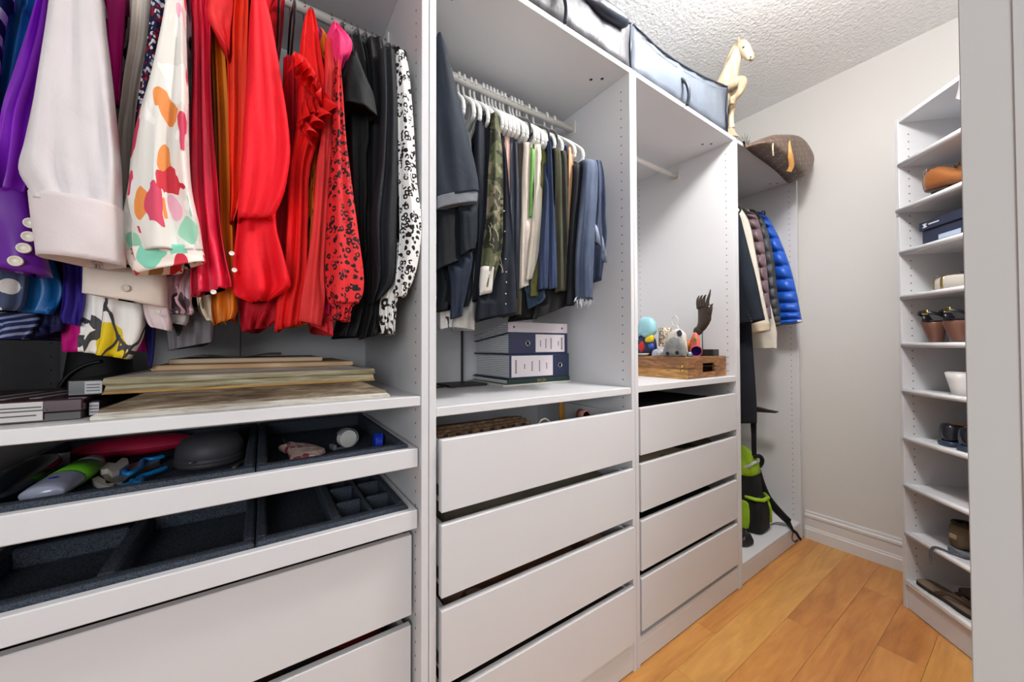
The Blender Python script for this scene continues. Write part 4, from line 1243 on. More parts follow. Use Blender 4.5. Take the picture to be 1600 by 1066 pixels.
# clear tube with green label
a, b = at_z(42, 772, .8668), at_z(136, 721, .8668)
a.x += .014; b.x += .008
d = (b-a).normalized(); w = Vector((-d.y, d.x, 0)); up = Vector((0, 0, 1))
t = thing('gel_tube', (a+b)/2-Vector((0, 0, .03)), 'clear plastic gel tube with a bright green label lying in the tray', 'tube')
L_ = (b-a).length
M_CLR = M((176, 182, 206), .15, name='clear_plastic')
obj('cap_end', *loft([(a+d*L_*q, w*ww, up*hh) for q, ww, hh in ((0, .0245, .010), (.02, .0265, .013), (.1, .0275, .015), (.36, .0272, .0182), (.40, .027, .0185))]), M_CLR, t, smooth=True)
obj('label', *loft([(a+d*L_*q, w*.0272, up*.019) for q in (.401, .6, .80)]), M((96, 176, 34), .45, name='green_label'), t, smooth=True)
obj('tail', *loft([(a+d*L_*q, w*ww, up*hh) for q, ww, hh in ((.801, .026, .0185), (.9, .024, .019), (.98, .021, .018), (1, .017, .014))]), M((120, 116, 124), .2, name='grey_clear'), t, smooth=True)
p = a+d*L_*.2+up*.0155
obj('blue_mark', *lathe([(.006, 0), (.006, .001)], 14, p), M((40, 60, 170), .4, name='blue_ink'), t)
# pink pouch
c = Vector((.178, .452, .872))
t = thing('glasses_pouch', (c.x, c.y+.01, ZF), 'raspberry pink soft glasses pouch behind the gel tube', 'pouch')
obj('body', *ellipsoid((c.x, c.y, .872), .110, .043, .024, 24), cloth((170, 24, 60), .6), t, smooth=True)
obj('piping', *tb([(c.x+.1105*cos(a_*pi/14), c.y+.0435*sin(a_*pi/14), .872) for a_ in range(28)], .002, 6, closed=True), cloth((196, 50, 84), .6), t, smooth=True)
# white and blue folding gadget
t = thing('folding_tool', at_z(205, 735, ZF), 'white and grey folding gadget with bright blue clip arms', 'tool')
M_GW, M_GB, M_GG = M((206, 194, 184), .5, name='tool_white'), M((14, 130, 206), .4, name='tool_blue'), M((120, 116, 114), .4, name='tool_grey')
def zpath(pts, z): return [at_z(px, py, z) for px, py in pts]
v, f = prism(zpath([(154, 735), (166, 726), (179, 728), (190, 719), (198, 720), (200, 728), (185, 739), (174, 743), (167, 737), (157, 739)], .857), (0, 0, .010))
obj('handle', v, f, M_GW, t)
v, f = prism(zpath([(152, 739), (162, 737), (185, 732), (236, 720), (250, 719), (248, 724), (225, 734), (205, 745), (190, 758), (165, 760), (160, 748), (152, 743)], .8477), (0, 0, .0094))
obj('body', v, f, M_GG, t)
v, f = prism(zpath([(142, 752), (152, 748), (166, 756), (178, 760), (172, 765), (158, 762), (146, 757)], .8477), (0, 0, .0094))
obj('handle', v, f, M_GW, t)
for pts in (((196, 727), (192, 732), (196, 737), (205, 736), (218, 728), (222, 716), (238, 714), (256, 710)), ((186, 757), (196, 755), (212, 748), (218, 742), (230, 738), (248, 732), (258, 728)), ((205, 748), (216, 752), (220, 744))):
    obj('clip_arm', *tb(spline(zpath(pts, .8605), 24), .0045, 7), M_GB, t, smooth=True)
# round zipped case
c = at_z(332, 704, .875)
c.x = .334
t = thing('headphone_case', (c.x, c.y+.02, ZF), 'round ridged dark grey zipped hard case in the upper tray', 'case')
M_CASE = M((58, 56, 62), .6, name='dark_case')
obj('shell', *lathe([(.052, 0), (.056, .004), (.057, .010), (.0555, .0115), (.057, .013), (.0565, .018), (.055, .0195), (.056, .021), (.054, .042), (.046, .058), (.028, .067), (.002, .070)], 36, (c.x, c.y+.02, ZF), sx=1.11, sy=1.15), M_CASE, t, smooth=True)
obj('zip_pull', *tb([(c.x-.02, c.y-.044, ZF+.02), (c.x-.028, c.y-.052, ZF+.022)], .002, 6), M((200, 196, 190), .3, 1, name='zip_metal'), t, smooth=True)
a, b = at_z(358, 734, .8508), at_z(374, 722, .8508)
tag(tube('pencil', [a, a.lerp(b, .4), b], [.0015, .0032, .0032], M((196, 188, 176), .4, name='pale_pencil'), None, 8), 'short pale pencil stub beside the round zipped case', 'pencil')
# right insert
t = thing('cloth_bundle', at_z(470, 706, ZF), 'small crumpled pink floral cloth bundle with a pin', 'cloth')
random.seed(8)
O = zpath([(434, 698), (448, 694), (462, 696), (478, 695), (498, 698), (508, 704), (500, 711), (480, 715), (452, 718), (449, 706)], .8605)
v, f = pillow(O, .012, (0, 0, 1), 7, .5)
v = [q+Vector((0, 0, random.uniform(-.003, .003))) for q in v]
obj('cloth', v, f, floral((206, 176, 168), [(206, 176, 168), (150, 60, 70), (220, 200, 190)], 60, .5, 2.), t, smooth=False)
tube('pin', [at_z(446, 694, .878), at_z(441, 682, .892)], .0007, M_CHROME, t, 6)
def tape(label, px, py, m1, m2, s, rz, z=ZF):
    c_ = at_z(px, py, z+.012)
    t_ = thing('tape_dispenser', (c_.x, c_.y, z), label, 'tape')
    xf = rotz(rz, (c_.x, c_.y, z))
    obj('roll', *lathe([(.010*s, -.009*s), (.020*s, -.009*s), (.020*s, .009*s), (.010*s, .009*s)], 22, (0, 0, .021*s), 'y'), m1, t_, xf=xf)
    mb = MB()
    mb.add(tb(spline([(.024*s*cos(q), 0, .022*s+.022*s*sin(q)) for q in (2.6, 2.0, 1.4, .7, 0, -.6, -1.2, -1.9)]+[(-.03*s, 0, .002)], 22), (.011*s, .0012), 8))
    o_ = mb.build('shell', m2, t_, xf=xf, smooth=True)
    obj('cutter', *bx(-.036*s, -.028*s, -.011*s, .011*s, .001, .012*s, .0005), m2, t_, xf=xf)
tape('clear tape dispenser with white roll in the felt tray', 541, 690, M((206, 204, 200), .35, name='tape_white'), M((120, 126, 130), .12, name='smoke_clear'), 1.1, .25)
tape('cobalt blue plastic tape dispenser by the tray side', 590, 695, M((30, 60, 190), .3, name='tape_blue'), M((18, 50, 190), .25, name='cobalt_plastic'), .95, 1.45)

# ------------------------------------------------------------------ shelf of the first wardrobe
SZ = .9985
k = NT('aged_gilt', .7, 0, (150, 130, 104))
k.color(k.ramp(k.noise(34, 6, k.mapping((.4, 2, 3)), .8, .65), [(.3, (58, 42, 28)), (.5, (104, 88, 68)), (.7, (146, 138, 124))]))
k.bump(k.noise(90, 3), .5, .003)
GILT = k.m
k = NT('aged_cream', .65, 0, (180, 176, 150))
k.color(k.ramp(k.noise(30, 6, k.mapping((.3, 2, 5)), .6, .65), [(.3, (88, 72, 46)), (.5, (140, 130, 98)), (.72, (184, 178, 158))]))
k.bump(k.noise(90, 3), .35, .002)
CREAM = k.m
k = NT('kraft_board', .85, 0, (176, 140, 100))
k.color(k.ramp(k.noise(6, 4), [(.3, (150, 112, 74)), (.7, (206, 178, 142))]))
KRAFT = k.m
k = NT('aged_white', .7, 0, (190, 186, 176))
k.color(k.ramp(k.noise(40, 6, k.mapping((.4, 2, 3)), .8, .65), [(.3, (120, 104, 84)), (.45, (176, 170, 158)), (.7, (202, 200, 194))]))
PALEG = k.m
k = NT('aged_ochre', .6, 0, (170, 126, 56))
k.color(k.ramp(k.noise(30, 4, k.mapping((.4, 2, 3)), .8), [(.3, (130, 92, 40)), (.7, (190, 146, 74))]))
OCHRE = k.m
def frame(label, x0, x1, y0, y1, z0, prof, m, board, seg=None):
    """picture frame lying flat, mitred mouldings. prof: (inset, height)"""
    t = thing('picture_frame', ((x0+x1)/2, (y0+y1)/2, z0), label, 'picture frame')
    n = len(prof)
    cor = lambda i: [(x0+i, y0+i), (x1-i, y0+i), (x1-i, y1-i), (x0+i, y1-i)]
    for s in range(4):
        v = [(cor(i)[s][0], cor(i)[s][1], z0+h) for i, h in prof]+[(cor(i)[(s+1) % 4][0], cor(i)[(s+1) % 4][1], z0+h) for i, h in prof]
        f = [(i, (i+1) % n, n+(i+1) % n, n+i) for i in range(n)]+[tuple(range(n)), tuple(range(2*n-1, n-1, -1))]
        if seg:
            obj('moulding', v, f, None, t, mats=m, mi=[seg[min(i, len(seg)-1)] for i in range(n)]+[0, 0])
        else:
            obj('moulding', v, f, m, t)
    iw = prof[-1][0]
    box('backing_board', x0+iw-.004, x1-iw+.004, y0+iw-.004, y1-iw+.004, z0+.004, z0+.016, board, t, b=0)
    return t
p0, p1 = at_y(140, 655, .022), at_y(607, 620, .022)
frame('wide antique gilt picture frame lying lowest on the shelf', p0.x, .667, .022, .43, SZ, [(0, 0), (0, .006), (.006, .010), (.008, .016), (.016, .018), (.05, .034), (.056, .034), (.06, .02), (.06, 0)], [PALEG, GILT], KRAFT, [0, 0, 1, 1, 1, 1, 1, 1, 1])
p0, p1 = at_y(158, 600, .075), at_y(586, 580, .075)
z1 = SZ+.0345
frame('cream painted picture frame lying on the gilt one', p0.x, p1.x, .075, .46, z1, [(0, 0), (.002, .004), (.004, .014), (0, .018), (.002, .027), (.03, .030), (.05, .034), (.056, .02), (.056, 0)], [OCHRE, CREAM, PALEG], KRAFT, [0, 1, 1, 1, 2, 2, 1, 1, 1])
z2 = z1+.0345
a, b = at_y(235, 575, .12), at_y(552, 566, .12)
tag(box('canvas_board', a.x, b.x, .12, .43, z2, z2+.010, KRAFT, b=.002), 'tan canvas board lying on the cream frame', 'board')
a, b = at_y(260, 572, .16), at_y(505, 560, .16)
tag(box('canvas_board', a.x, b.x, .17, .42, z2+.0105, z2+.020, M((190, 168, 142), .8, name='pale_board'), b=.002), 'smaller pale canvas board, topmost of the stack of boards', 'board')
# curled papers on top
x0, x1 = at_y(285, 560, .22).x, at_y(440, 557, .22).x
v, f = [], []
for i in range(15):
    for j in range(4):
        u = i/14
        v.append((x0+(x1-x0)*u, .20+.10*j/3, z2+.0225+.003*sin(u*9)+(.006*u**3 if j < 2 else 0)))
for i in range(14):
    for j in range(3):
        f.append((i*4+j, i*4+j+1, i*4+j+5, i*4+j+4))
n0 = len(v)
v += [(q[0], q[1], q[2]+.0012) for q in v[:n0]]
f += [tuple(n0+q for q in qq) for qq in f[:]]
tag(obj('paper_strip', v, f, M((216, 212, 204), .8, name='paper'), smooth=True), 'curled white paper strip lying on the top board', 'paper')
# maroon box with label, dark boxes, black bag
MAR = M((58, 30, 38), .25, name='maroon_gloss')
t = thing('flat_box', (.10, .18, SZ), 'flat glossy maroon box with a white printed label on its front', 'box')
box('lid', .022, .197, .052, .30, SZ+.013, SZ+.033, MAR, t, b=.002)
box('base', .024, .195, .054, .298, SZ, SZ+.0128, M((44, 38, 40), .35, name='dark_maroon'), t, b=.001)
q0, q1 = at_y(2, 640, .0515), at_y(66, 660, .0515)
lb = box('label', .07, q1.x, .0508, .0519, SZ+.003, SZ+.031, M((196, 192, 190), .6, name='label_white'), t, b=0)
for zz, a_, b_ in ((.022, .08, .155), (.017, .10, .16), (.010, .085, .15)):
    box('print_line', a_, b_, .0503, .0508, SZ+zz, SZ+zz+.002, M((90, 84, 88), .7, name='print_grey'), lb, b=0)
mb = MB()
for i in range(3):
    xa = .06+.035*i
    mb.add(prism([(xa, .09, SZ+.0332), (xa+.012, .09, SZ+.0332), (xa+.045, .22, SZ+.0332), (xa+.033, .22, SZ+.0332)], (0, 0, .0004)))
mb.build('stripe_print', M((176, 168, 170), .4, name='stripe_grey'), t)
DKG = M((34, 32, 36), .22, name='dark_gloss')
def tagbox(label, x0, x1, y0, y1, z0, z1_, px, py):
    t_ = thing('device_box', ((x0+x1)/2, (y0+y1)/2, z0), label, 'box')
    box('case', x0, x1, y0, y1, z0, z1_, DKG, t_, b=.002)
    p = at_y(px, py, y0)
    zc = (z0+z1_)/2
    s_ = box('sticker', max(p.x-.010, x0+.0006), min(p.x+.010, x1-.0006), y0-.0008, y0-.0001, zc-.010, zc+.010, M((170, 168, 170), .5, name='sticker_grey'), t_, b=0)
    for i in range(3):
        box('print_line', max(p.x-.008, x0+.0012), min(p.x+.007, x1-.0012), y0-.0012, y0-.0008, zc-.006+i*.005, zc-.0045+i*.005, M((80, 80, 84), .7, name='sticker_print'), s_, b=0)
# boxes sit behind the left end of the gilt frame, which starts at x = .22
tagbox('dark glossy flat box with a grey sticker beside the maroon box', .1985, .2105, .070, .30, SZ, SZ+.026, 146, 640)
tagbox('dark glossy device box with a grey sticker on the flat dark box', .170, .2100, .085, .29, SZ+.0335, SZ+.060, 146, 611)
t = thing('tote_bag', (.13, .46, SZ), 'black fabric bag with a cord handle standing at the back of the shelf', 'bag')
pts = [at_y(px, py, .44) for px, py in ((104, 612), (106, 590), (112, 560), (118, 525), (150, 515), (196, 520), (204, 560), (206, 606))]
zb_ = min(q.z for q in pts)
for q in pts: q.z += SZ+.001-zb_
pts[-1].z = SZ+.001
v, f = pillow(pts, .07, (0, 1, 0), 7, .35)
v = [Vector((q.x, q.y, max(q.z, SZ+.0005))) for q in v]
obj('body', v, f, M((14, 14, 16), .7, weave=80, name='black_canvas'), t, smooth=True)
tube('cord_handle', spline([at_y(*q, .365) for q in ((158, 561), (135, 566), (112, 578), (98, 592), (92, 604), (97, 611), (108, 612))], 26), .0035, M_BLACKP, t, 7)
tag(box('adapter', *(lambda p: (p.x-.018, p.x+.016, p.y-.02, p.y+.02))(Vector((.10, .335, 0))), SZ, SZ+.022, M((196, 196, 198), .4, name='white_plastic'), b=.004), 'small white plastic adapter between the maroon box and the black bag', 'adapter')

# ------------------------------------------------------------------ shelf of the second wardrobe: stand, binders, books
S2 = .9685
t = thing('display_stand', (1.03, .42, S2), 'black metal stand with thin pole and flat base plate', 'stand')
M_IRON = M((30, 30, 32), .55, name='black_iron')
P = [at_z(px, py, S2) for px, py in ((684, 601), (727, 606), (763, 602), (722, 592))]
box('base_plate', .965, 1.115, .355, .475, S2, S2+.008, M_IRON, t, b=.001)
pp = at_y(722, 560, .42)
box('pole', pp.x-.004, pp.x+.004, .416, .424, S2+.008, 1.42, M_IRON, t, b=.001)
box('cross_bar', pp.x-.06, pp.x+.06, .416, .424, 1.42, 1.428, M_IRON, t, b=.001)
p = at_z(688, 604, S2+.003)
tag(tube('metal_rod', [p-Vector((.10, .02, 0)), p+Vector((.012, .0, 0))], .004, M_IRON, None, 8), 'short black metal rod lying in front of the black stand', 'rod')
k = NT('page_block', .8, 0, (190, 190, 194))
k.color(k.ramp(k.wave(46, 2.5, None, 'Z', 3), [(.15, (128, 130, 138)), (.5, (236, 236, 238))]))
PAGES = k.m
M_NAVY = M((40, 48, 78), .4, name='navy_binder')
M_INK = M((70, 66, 74), .7, name='ink')
M_LBL = M((226, 216, 220), .6, name='binder_label')
M_RING = M((206, 204, 196), .25, 1, name='ring_metal')
def binder(label, x0, x1, y0, z0, h, lab, ring_x, back, fan=0., extra=None):
    t_ = thing('lever_binder', ((x0+x1)/2, y0+.12, z0), label, 'binder')
    y1_ = .553
    obj('spine', *bx(x0, x1, y0, y0+.003, z0, z0+h, .0012), M_NAVY, t_)
    obj('cover', *bx(x0, x1, y0+.0032, y1_, z0, z0+.003, .001), M_NAVY, t_)
    v, f = prism([(x0, y0+.0032, z0+h-.003), (x0, y1_, z0+h-.003-fan), (x0, y1_, z0+h-fan), (x0, y0+.0032, z0+h)], (x1-x0, 0, 0))
    obj('cover', v, f, M((206, 196, 202), .5, name='pale_cover') if extra else M_NAVY, t_)
    v, f = prism([(x0+.008, y0+.02, z0+.0035), (x0+.008, y1_-.01, z0+.0035), (x0+.008, y1_-.01, z0+h-.004-fan*.97), (x0+.008, y0+.02, z0+h-.004-fan*.08)], (x1-x0-.016, 0, 0))
    obj('pages', v, f, PAGES, t_)
    ls = box('label', *lab, y0-.0008, y0-.0001, z0+.006, z0+h-.006, M_LBL, t_, b=0)
    cols = [(.10, .9, 3), (.30, .35, 2), (.48, .7, 2.4), (.66, .8, 2), (.84, .5, 2)] if back else [(.16, .5, 2), (.34, .7, 2), (.52, .8, 2.4), (.78, .35, 2), (.90, .9, 3)]
    for u, ln, wd in cols:          # columns of small print running up the label
        xc = lab[0]+(lab[1]-lab[0])*u
        n_ = int(9*ln)
        for q in range(n_):
            zz = z0+h/2+(q-n_/2)*.0062
            box('print', xc-.0012*wd, xc+.0012*wd, y0-.0011, y0-.0008, zz, zz+.0042, M_INK, ls, b=0)
    vf = lathe([(.010, -.0005), (.010, .0025), (.0078, .0025), (.0078, .0002)], 20, (ring_x, y0, z0+h/2), 'y')
    rg = obj('finger_ring', vf[0], vf[1], M_RING, t_, smooth=True)
    vf = lathe([(.0076, 0), (.0076, .0008)], 18, (ring_x, y0, z0+h/2), 'y')
    obj('finger_hole', vf[0], vf[1], M((8, 8, 10), .9, name='hole_black'), rg)
    if extra:
        for xr in (x0+.02, x1-.03):
            vf = lathe([(.004, 0), (.0035, .001)], 10, (xr, y0+.02, z0+h))
            obj('rivet', vf[0], vf[1], M((60, 60, 64), .4, name='rivet'), t_)
    return t_
YS = .285
bx0, bx1 = at_y(796, 570, YS).x, min(at_y(889, 570, YS).x, 1.466)
zb0 = S2
tag(box('booklet', bx0-.035, bx1-.002, YS-.012, .54, zb0, zb0+.006, M((198, 196, 190), .6, name='booklet'), b=.001), 'thin white booklet lowest under the binders', 'book')
t = thing('ledger_book', ((bx0+bx1)/2, .41, zb0+.0062), 'dark green ledger book with gilt lettering under the binders', 'book')
LB = M((28, 52, 46), .5, name='green_cloth')
obj('spine', *bx(bx0-.012, bx1, YS-.003, YS, zb0+.0062, zb0+.024, .001), LB, t)
obj('cover', *bx(bx0-.012, bx1, YS+.0002, .545, zb0+.0062, zb0+.0085, .0006), LB, t)
obj('cover', *bx(bx0-.012, bx1, YS+.0002, .545, zb0+.0215, zb0+.024, .0006), LB, t)
obj('pages', *bx(bx0-.006, bx1-.006, YS+.0002, .54, zb0+.0087, zb0+.0213, 0), PAGES, t)
xm = bx0+(bx1-bx0)*.5
text_mesh('lettering', 'ACTAS', .014, M((206, 176, 96), .3, 1, name='gilt'), t, (xm, YS-.0034, zb0+.015), (-1, 0, 0), (0, 0, -1))
zl = zb0+.0245
hb_ = .090
binder('navy lever binder with its wide white label, lower of the two', bx0, bx1, YS, zl, hb_, (bx0+.008, bx0+(bx1-bx0)*.70), bx0+(bx1-bx0)*.83, True)
vf = lathe([(.008, 0), (.008, .0006)], 14, (bx1-.014, YS, zl+hb_/2), 'y')
zu = zl+hb_+.0005
binder('navy lever binder with pale cover lying on the other binder', bx0, bx1-.004, YS+.004, zu, .080, (bx0+(bx1-bx0)*.42, bx1-.022), bx0+(bx1-bx0)*.29, False, .030)
zw = zu+.0805
wt = thing('ring_binder', ((bx0+bx1)/2, .42, zw-.03), 'pale pink ring binder with riveted spine, topmost of the stack', 'binder')
M_PALE = M((208, 198, 204), .5, name='pale_cover')
v, f = prism([(bx0-.004, YS+.006, zw), (bx0-.004, .553, zw-.030), (bx0-.004, .553, zw-.026), (bx0-.004, YS+.006, zw+.004)], (bx1-bx0-.002, 0, 0))
obj('cover', v, f, M_PALE, wt)
obj('spine', *bx(bx0-.004, bx1-.006, YS+.003, YS+.0058, zw, zw+.038, .001), M_PALE, wt)
v, f = prism([(bx0-.004, YS+.006, zw+.034), (bx0-.004, .553, zw-.008), (bx0-.004, .553, zw-.004), (bx0-.004, YS+.006, zw+.038)], (bx1-bx0-.002, 0, 0))
obj('cover', v, f, M_PALE, wt)
v, f = prism([(bx0+.004, YS+.012, zw+.0045), (bx0+.004, .545, zw-.0245), (bx0+.004, .545, zw-.0085), (bx0+.004, YS+.012, zw+.0335)], (bx1-bx0-.018, 0, 0))
obj('pages', v, f, PAGES, wt)
for xr in (bx0+.022, bx1-.035):
    vf = lathe([(.0042, 0), (.0036, .0012)], 10, (xr, YS+.003, zw+.019), 'y')
    obj('rivet', vf[0], vf[1], M((50, 50, 54), .4, name='rivet'), wt)
# things in the open top drawer
ZD = .893-.169+.0225
k = NT('wicker', .9, 0, (120, 90, 64))
k.color(k.ramp(k.noise(70, 3), [(.3, (84, 60, 42)), (.6, (142, 110, 80)), (.8, (170, 140, 110))]))
k.bump(k.wave(90, 4, None, 'X'), .8, .005)
WICK = k.m
t = thing('woven_clutch', (.93, .09, ZD), 'brown woven straw clutch with dark leather dashes in the top drawer', 'clutch bag')
for i in range(7):
    obj('woven_band', *loft([((.795+.30*u, .075+.02*i, .885-.004*abs(i-2)-.03*(u-.5)**2*0+random.uniform(-.001, .001)), (0, .0102, 0), (0, 0, .012)) for u in (0, .02, .25, .5, .75, .98, 1)], 10), WICK, t, smooth=True)
for i in range(8):
    obj('leather_dash', *bx(.815+.035*i, .827+.035*i, .0635, .066, .879, .886, .0008), M((40, 22, 16), .6, name='dark_leather'), t)
obj('base', *bx(.80, 1.09, .08, .20, ZD, .874, .004), WICK, t)
P = [at_y(px, py, .045) for px, py in ((842, 665), (845, 657), (852, 655), (858, 660), (862, 666))]
P = [Vector((P[0].x, .045, ZD+.003)), Vector((P[0].x, .045, ZD+.07))]+P+[Vector((P[-1].x, .045, ZD+.07)), Vector((P[-1].x+.01, .05, ZD+.003))]
tag(tube('cord_loop', spline(P, 30), .0025, cloth((214, 206, 196)), None, 7), 'twisted white cord loop beside the woven clutch', 'cord')
p = at_y(877, 642, .20)
t = thing('brush', (p.x, .20, ZD), 'amber wooden brush handle standing in the top drawer', 'brush')
obj('handle', *loft([((p.x, .20, z), (w_, 0, 0), (0, .006, 0)) for z, w_ in ((.80, .009), (.86, .012), (.90, .013), (.925, .011), (.935, .007))]), M((176, 120, 40), .4, name='amber_wood'), t, smooth=True)
obj('head', *bx(p.x-.014, p.x+.014, .190, .210, ZD, .80, .003), M((120, 80, 40), .6, name='brush_head'), t)
p = at_y(914, 648, .09)
t = thing('rolled_belt', (p.x, .10, ZD), 'rolled pinkish leather belt by the side of the top drawer', 'belt')
for i, r_ in enumerate((.009, .014, .019)):
    obj('coil', *lathe([(r_-.002, -.015), (r_+.0015, -.015), (r_+.0015, .015), (r_-.002, .015)], 22, (p.x, .10, .872), 'y'), M((176, 120, 112), .5, name='pink_leather'), t, smooth=True)
obj('belt_tail', *bx(p.x-.02, p.x+.02, .086, .114, ZD, .8515, .002), M((176, 120, 112), .5, name='pink_leather'), t)
# folded clothes lying in the drawers
def folded(label, x0, x1, y0, y1, z0, z1_, m, seed):
    random.seed(seed)
    n = 10
    R_ = []
    for h, s in ((0, .97), (.3, 1), (.8, .99), (1, .9)):
        rg = ringbox((x0+x1)/2, (y0+y1)/2, z0+(z1_-z0)*h, (x1-x0)/2*s, (y1-y0)/2*s, 28, .3)
        rg = [(q[0], q[1], q[2]+(random.uniform(-.004, .004) if 0 < h else 0)) for q in rg]
        R_.append(rg)
    v, f = blob(R_)
    tag(obj('folded_clothes', v, f, m, smooth=True), label, 'clothes')
for i, (lab, zb, h, m) in enumerate((('olive grey folded blanket filling the second drawer under the binders', .527, .145, cloth((112, 106, 92))), ('brown folded scarf in the third drawer under the binders', .326, .135, floral((96, 66, 50), [(96, 66, 50), (150, 120, 110), (60, 40, 34), (120, 80, 60)], 14, .6, 2.)), ('black and brown folded knitwear in the lowest drawer under the binders', .112, .15, floral((58, 44, 38), [(58, 44, 38), (24, 24, 26), (110, 84, 66), (24, 24, 26)], 10, .6, 6.)))):
    folded(lab, .805, 1.445, .025, .47, zb+.0225, zb+.0225+h-.02, m, i)
for i, (lab, zb, h, m) in enumerate((('black folded tops in the top drawer under the wooden tray', .728, .145, cloth((20, 20, 24))), ('beige and brown folded linens in the second drawer under the wooden tray', .530, .145, floral((150, 136, 116), [(150, 136, 116), (40, 36, 36), (110, 90, 72), (196, 190, 180)], 7, .7, 3.)), ('dark folded leggings in the third drawer under the wooden tray', .326, .13, cloth((26, 26, 30))), ('charcoal folded socks in the lowest drawer under the wooden tray', .118, .13, cloth((34, 34, 38))))):
    folded(lab, 1.555, 2.195, .035, .47, zb+.0225, zb+.0225+h-.02, m, 20+i)
folded('dark teal folded shirts in the drawer right under the trays', .055, .69, .075, .47, .5045, .635, cloth((20, 34, 46)), 31)
folded('dark red and brown folded scarves in the next drawer below the trays', .055, .69, .08, .47, .2925, .43, floral((70, 30, 26), [(70, 30, 26), (120, 24, 20), (40, 34, 44), (60, 40, 30)], 9, .6, 5.), 32)
# ------------------------------------------------------------------ wooden tray and trinkets in the third wardrobe
S3 = .9725
k = NT('walnut', .45, 0, (120, 80, 50))
k.color(k.ramp(k.noise(4, 5, k.mapping((3, 3, 26)), 1.5), [(.28, (76, 46, 28)), (.5, (128, 86, 54)), (.72, (176, 130, 80))]))
WALN = k.m
k = NT('light_walnut', .45, 0, (160, 116, 64))
k.color(k.ramp(k.noise(4, 5, k.mapping((3, 3, 26)), 1.5), [(.28, (112, 72, 38)), (.5, (168, 120, 66)), (.72, (204, 160, 98))]))
WALL_ = k.m
TX0, TX1, TY0, TY1 = 1.88, 2.212, .034, .36
ct = at_y(1072, 560, TY0).z
TZ = ct
hm = S3+(ct-S3)*.46
t = thing('wooden_box', ((TX0+TX1)/2, (TY0+TY1)/2, S3), 'folding walnut box tray with brass hinges and cut-out handle', 'box')
def shell(name, z0, z1_, m):
    """one half of the box: four walls, the front one cut by the handle slot"""
    w_ = .012
    o_ = obj(name, *bx(TX0, TX0+w_, TY0, TY1, z0, z1_, .0012), m, t)
    obj('side', *bx(TX1-w_, TX1, TY0, TY1, z0, z1_, .0012), m, o_)
    obj('side', *bx(TX0+w_+.0001, TX1-w_-.0001, TY1-w_, TY1, z0, z1_, .0012), m, o_)
    return o_
ha, hb_ = at_y(1098, 575, TY0).x, at_y(1117, 575, TY0).x
hz0, hz1 = at_y(1107, 583, TY0).z, at_y(1107, 569, TY0).z
lo = shell('lower_half', S3, hm-.0006, WALL_)
hi = shell('upper_half', hm+.0006, ct-.004, WALN)
for z0, z1_, m, par in ((S3, hm-.0006, WALN, lo), (hm+.0006, ct-.004, WALN, hi)):
    a0, a1 = TX0+.0121, TX1-.0121
    obj('front', *bx(a0, ha, TY0, TY0+.012, z0, z1_, .001), m, par)
    obj('front', *bx(hb_, a1, TY0, TY0+.012, z0, z1_, .001), m, par)
    if z0 < hz0-.002: obj('front', *bx(ha+.0001, hb_-.0001, TY0, TY0+.012, z0, min(z1_, hz0), .0008), m, par)
    if z1_ > hz1+.002: obj('front', *bx(ha+.0001, hb_-.0001, TY0, TY0+.012, max(z0, hz1), z1_, .0008), m, par)
obj('panel', *bx(TX0, TX1, TY0, TY1, ct-.0038, ct, .001), WALN, t)
obj('bottom', *bx(TX0+.013, TX1-.013, TY0+.013, TY1-.013, S3, S3+.004, 0), M((40, 26, 18), .8, name='dark_wood'), t)
for zz in (hm-.008, hm+.010):
    vf = lathe([(.0065, 0), (.006, .003), (.003, .0045)], 14, (TX0, TY0+.020, zz), 'x')
    v = [Vector((2*TX0-q[0], q[1], q[2])) for q in vf[0]]
    obj('brass_hinge', v, vf[1], M((190, 160, 80), .25, 1, name='brass'), t, smooth=True)
ZT = TZ+.0004
def on_tray(px, py, y): return at_y(px, py, y)
# the ornaments face the passage: each is laid out on its own upright plane x = const on the box top
# grey stone with two holes
XST = 1.899
O = [at_x(px, py, XST) for px, py in ((1038, 560), (1038, 548), (1041, 538), (1047, 531), (1056, 527), (1064, 529), (1069, 537), (1072, 549), (1072, 560))]
for q in (O[0], O[-1]): q.z = ZT
t = thing('stone_ornament', (XST, (O[0].y+O[-1].y)/2, ZT), 'grey domed stone ornament pierced by two holes', 'ornament')
v, f = pillow(spline(O, 26), .014, (1, 0, 0), 7, .22)
v = [Vector((q.x, q.y, max(q.z, ZT))) for q in v]
k = NT('grey_stone', .75, 0, (128, 128, 126))
k.color(k.ramp(k.noise(30, 4), [(.3, (104, 104, 102)), (.7, (146, 146, 144))]))
obj('dome', v, f, k.m, t, smooth=True)
for px, py in ((1043, 554), (1058, 553)):
    p = at_x(px, py, XST-.0135)
    vf = lathe([(.0085, -.001), (.0085, .0015), (.006, .0018), (.001, .0008)], 18, p, 'x')
    obj('hole', [Vector((2*p.x-q[0], q[1], q[2])) for q in vf[0]], vf[1], M((20, 20, 20), .9, name='pit'), t, smooth=True)
def figurine(name, label, parts, cat='figurine', y=.12):
    """parts: (kind, data, material, part name)"""
    t_ = None
    for nm, vf, m in parts:
        if t_ is None:
            zs = min(q[2] for q in vf[0])
            cx = sum(q[0] for q in vf[0])/len(vf[0]); cy = sum(q[1] for q in vf[0])/len(vf[0])
            t_ = thing(name, (cx, cy, zs), label, cat)
        obj(nm, vf[0], vf[1], m, t_, smooth=True)
    return t_
def out(pts, x, th, p=.35):
    O_ = [at_x(px, py, x) for px, py in pts]
    v_, f_ = pillow(spline(O_+[O_[0]], 30)[:-1], th, (1, 0, 0), 7, p)
    return [Vector((q.x, q.y, max(q.z, ZT))) for q in v_], f_
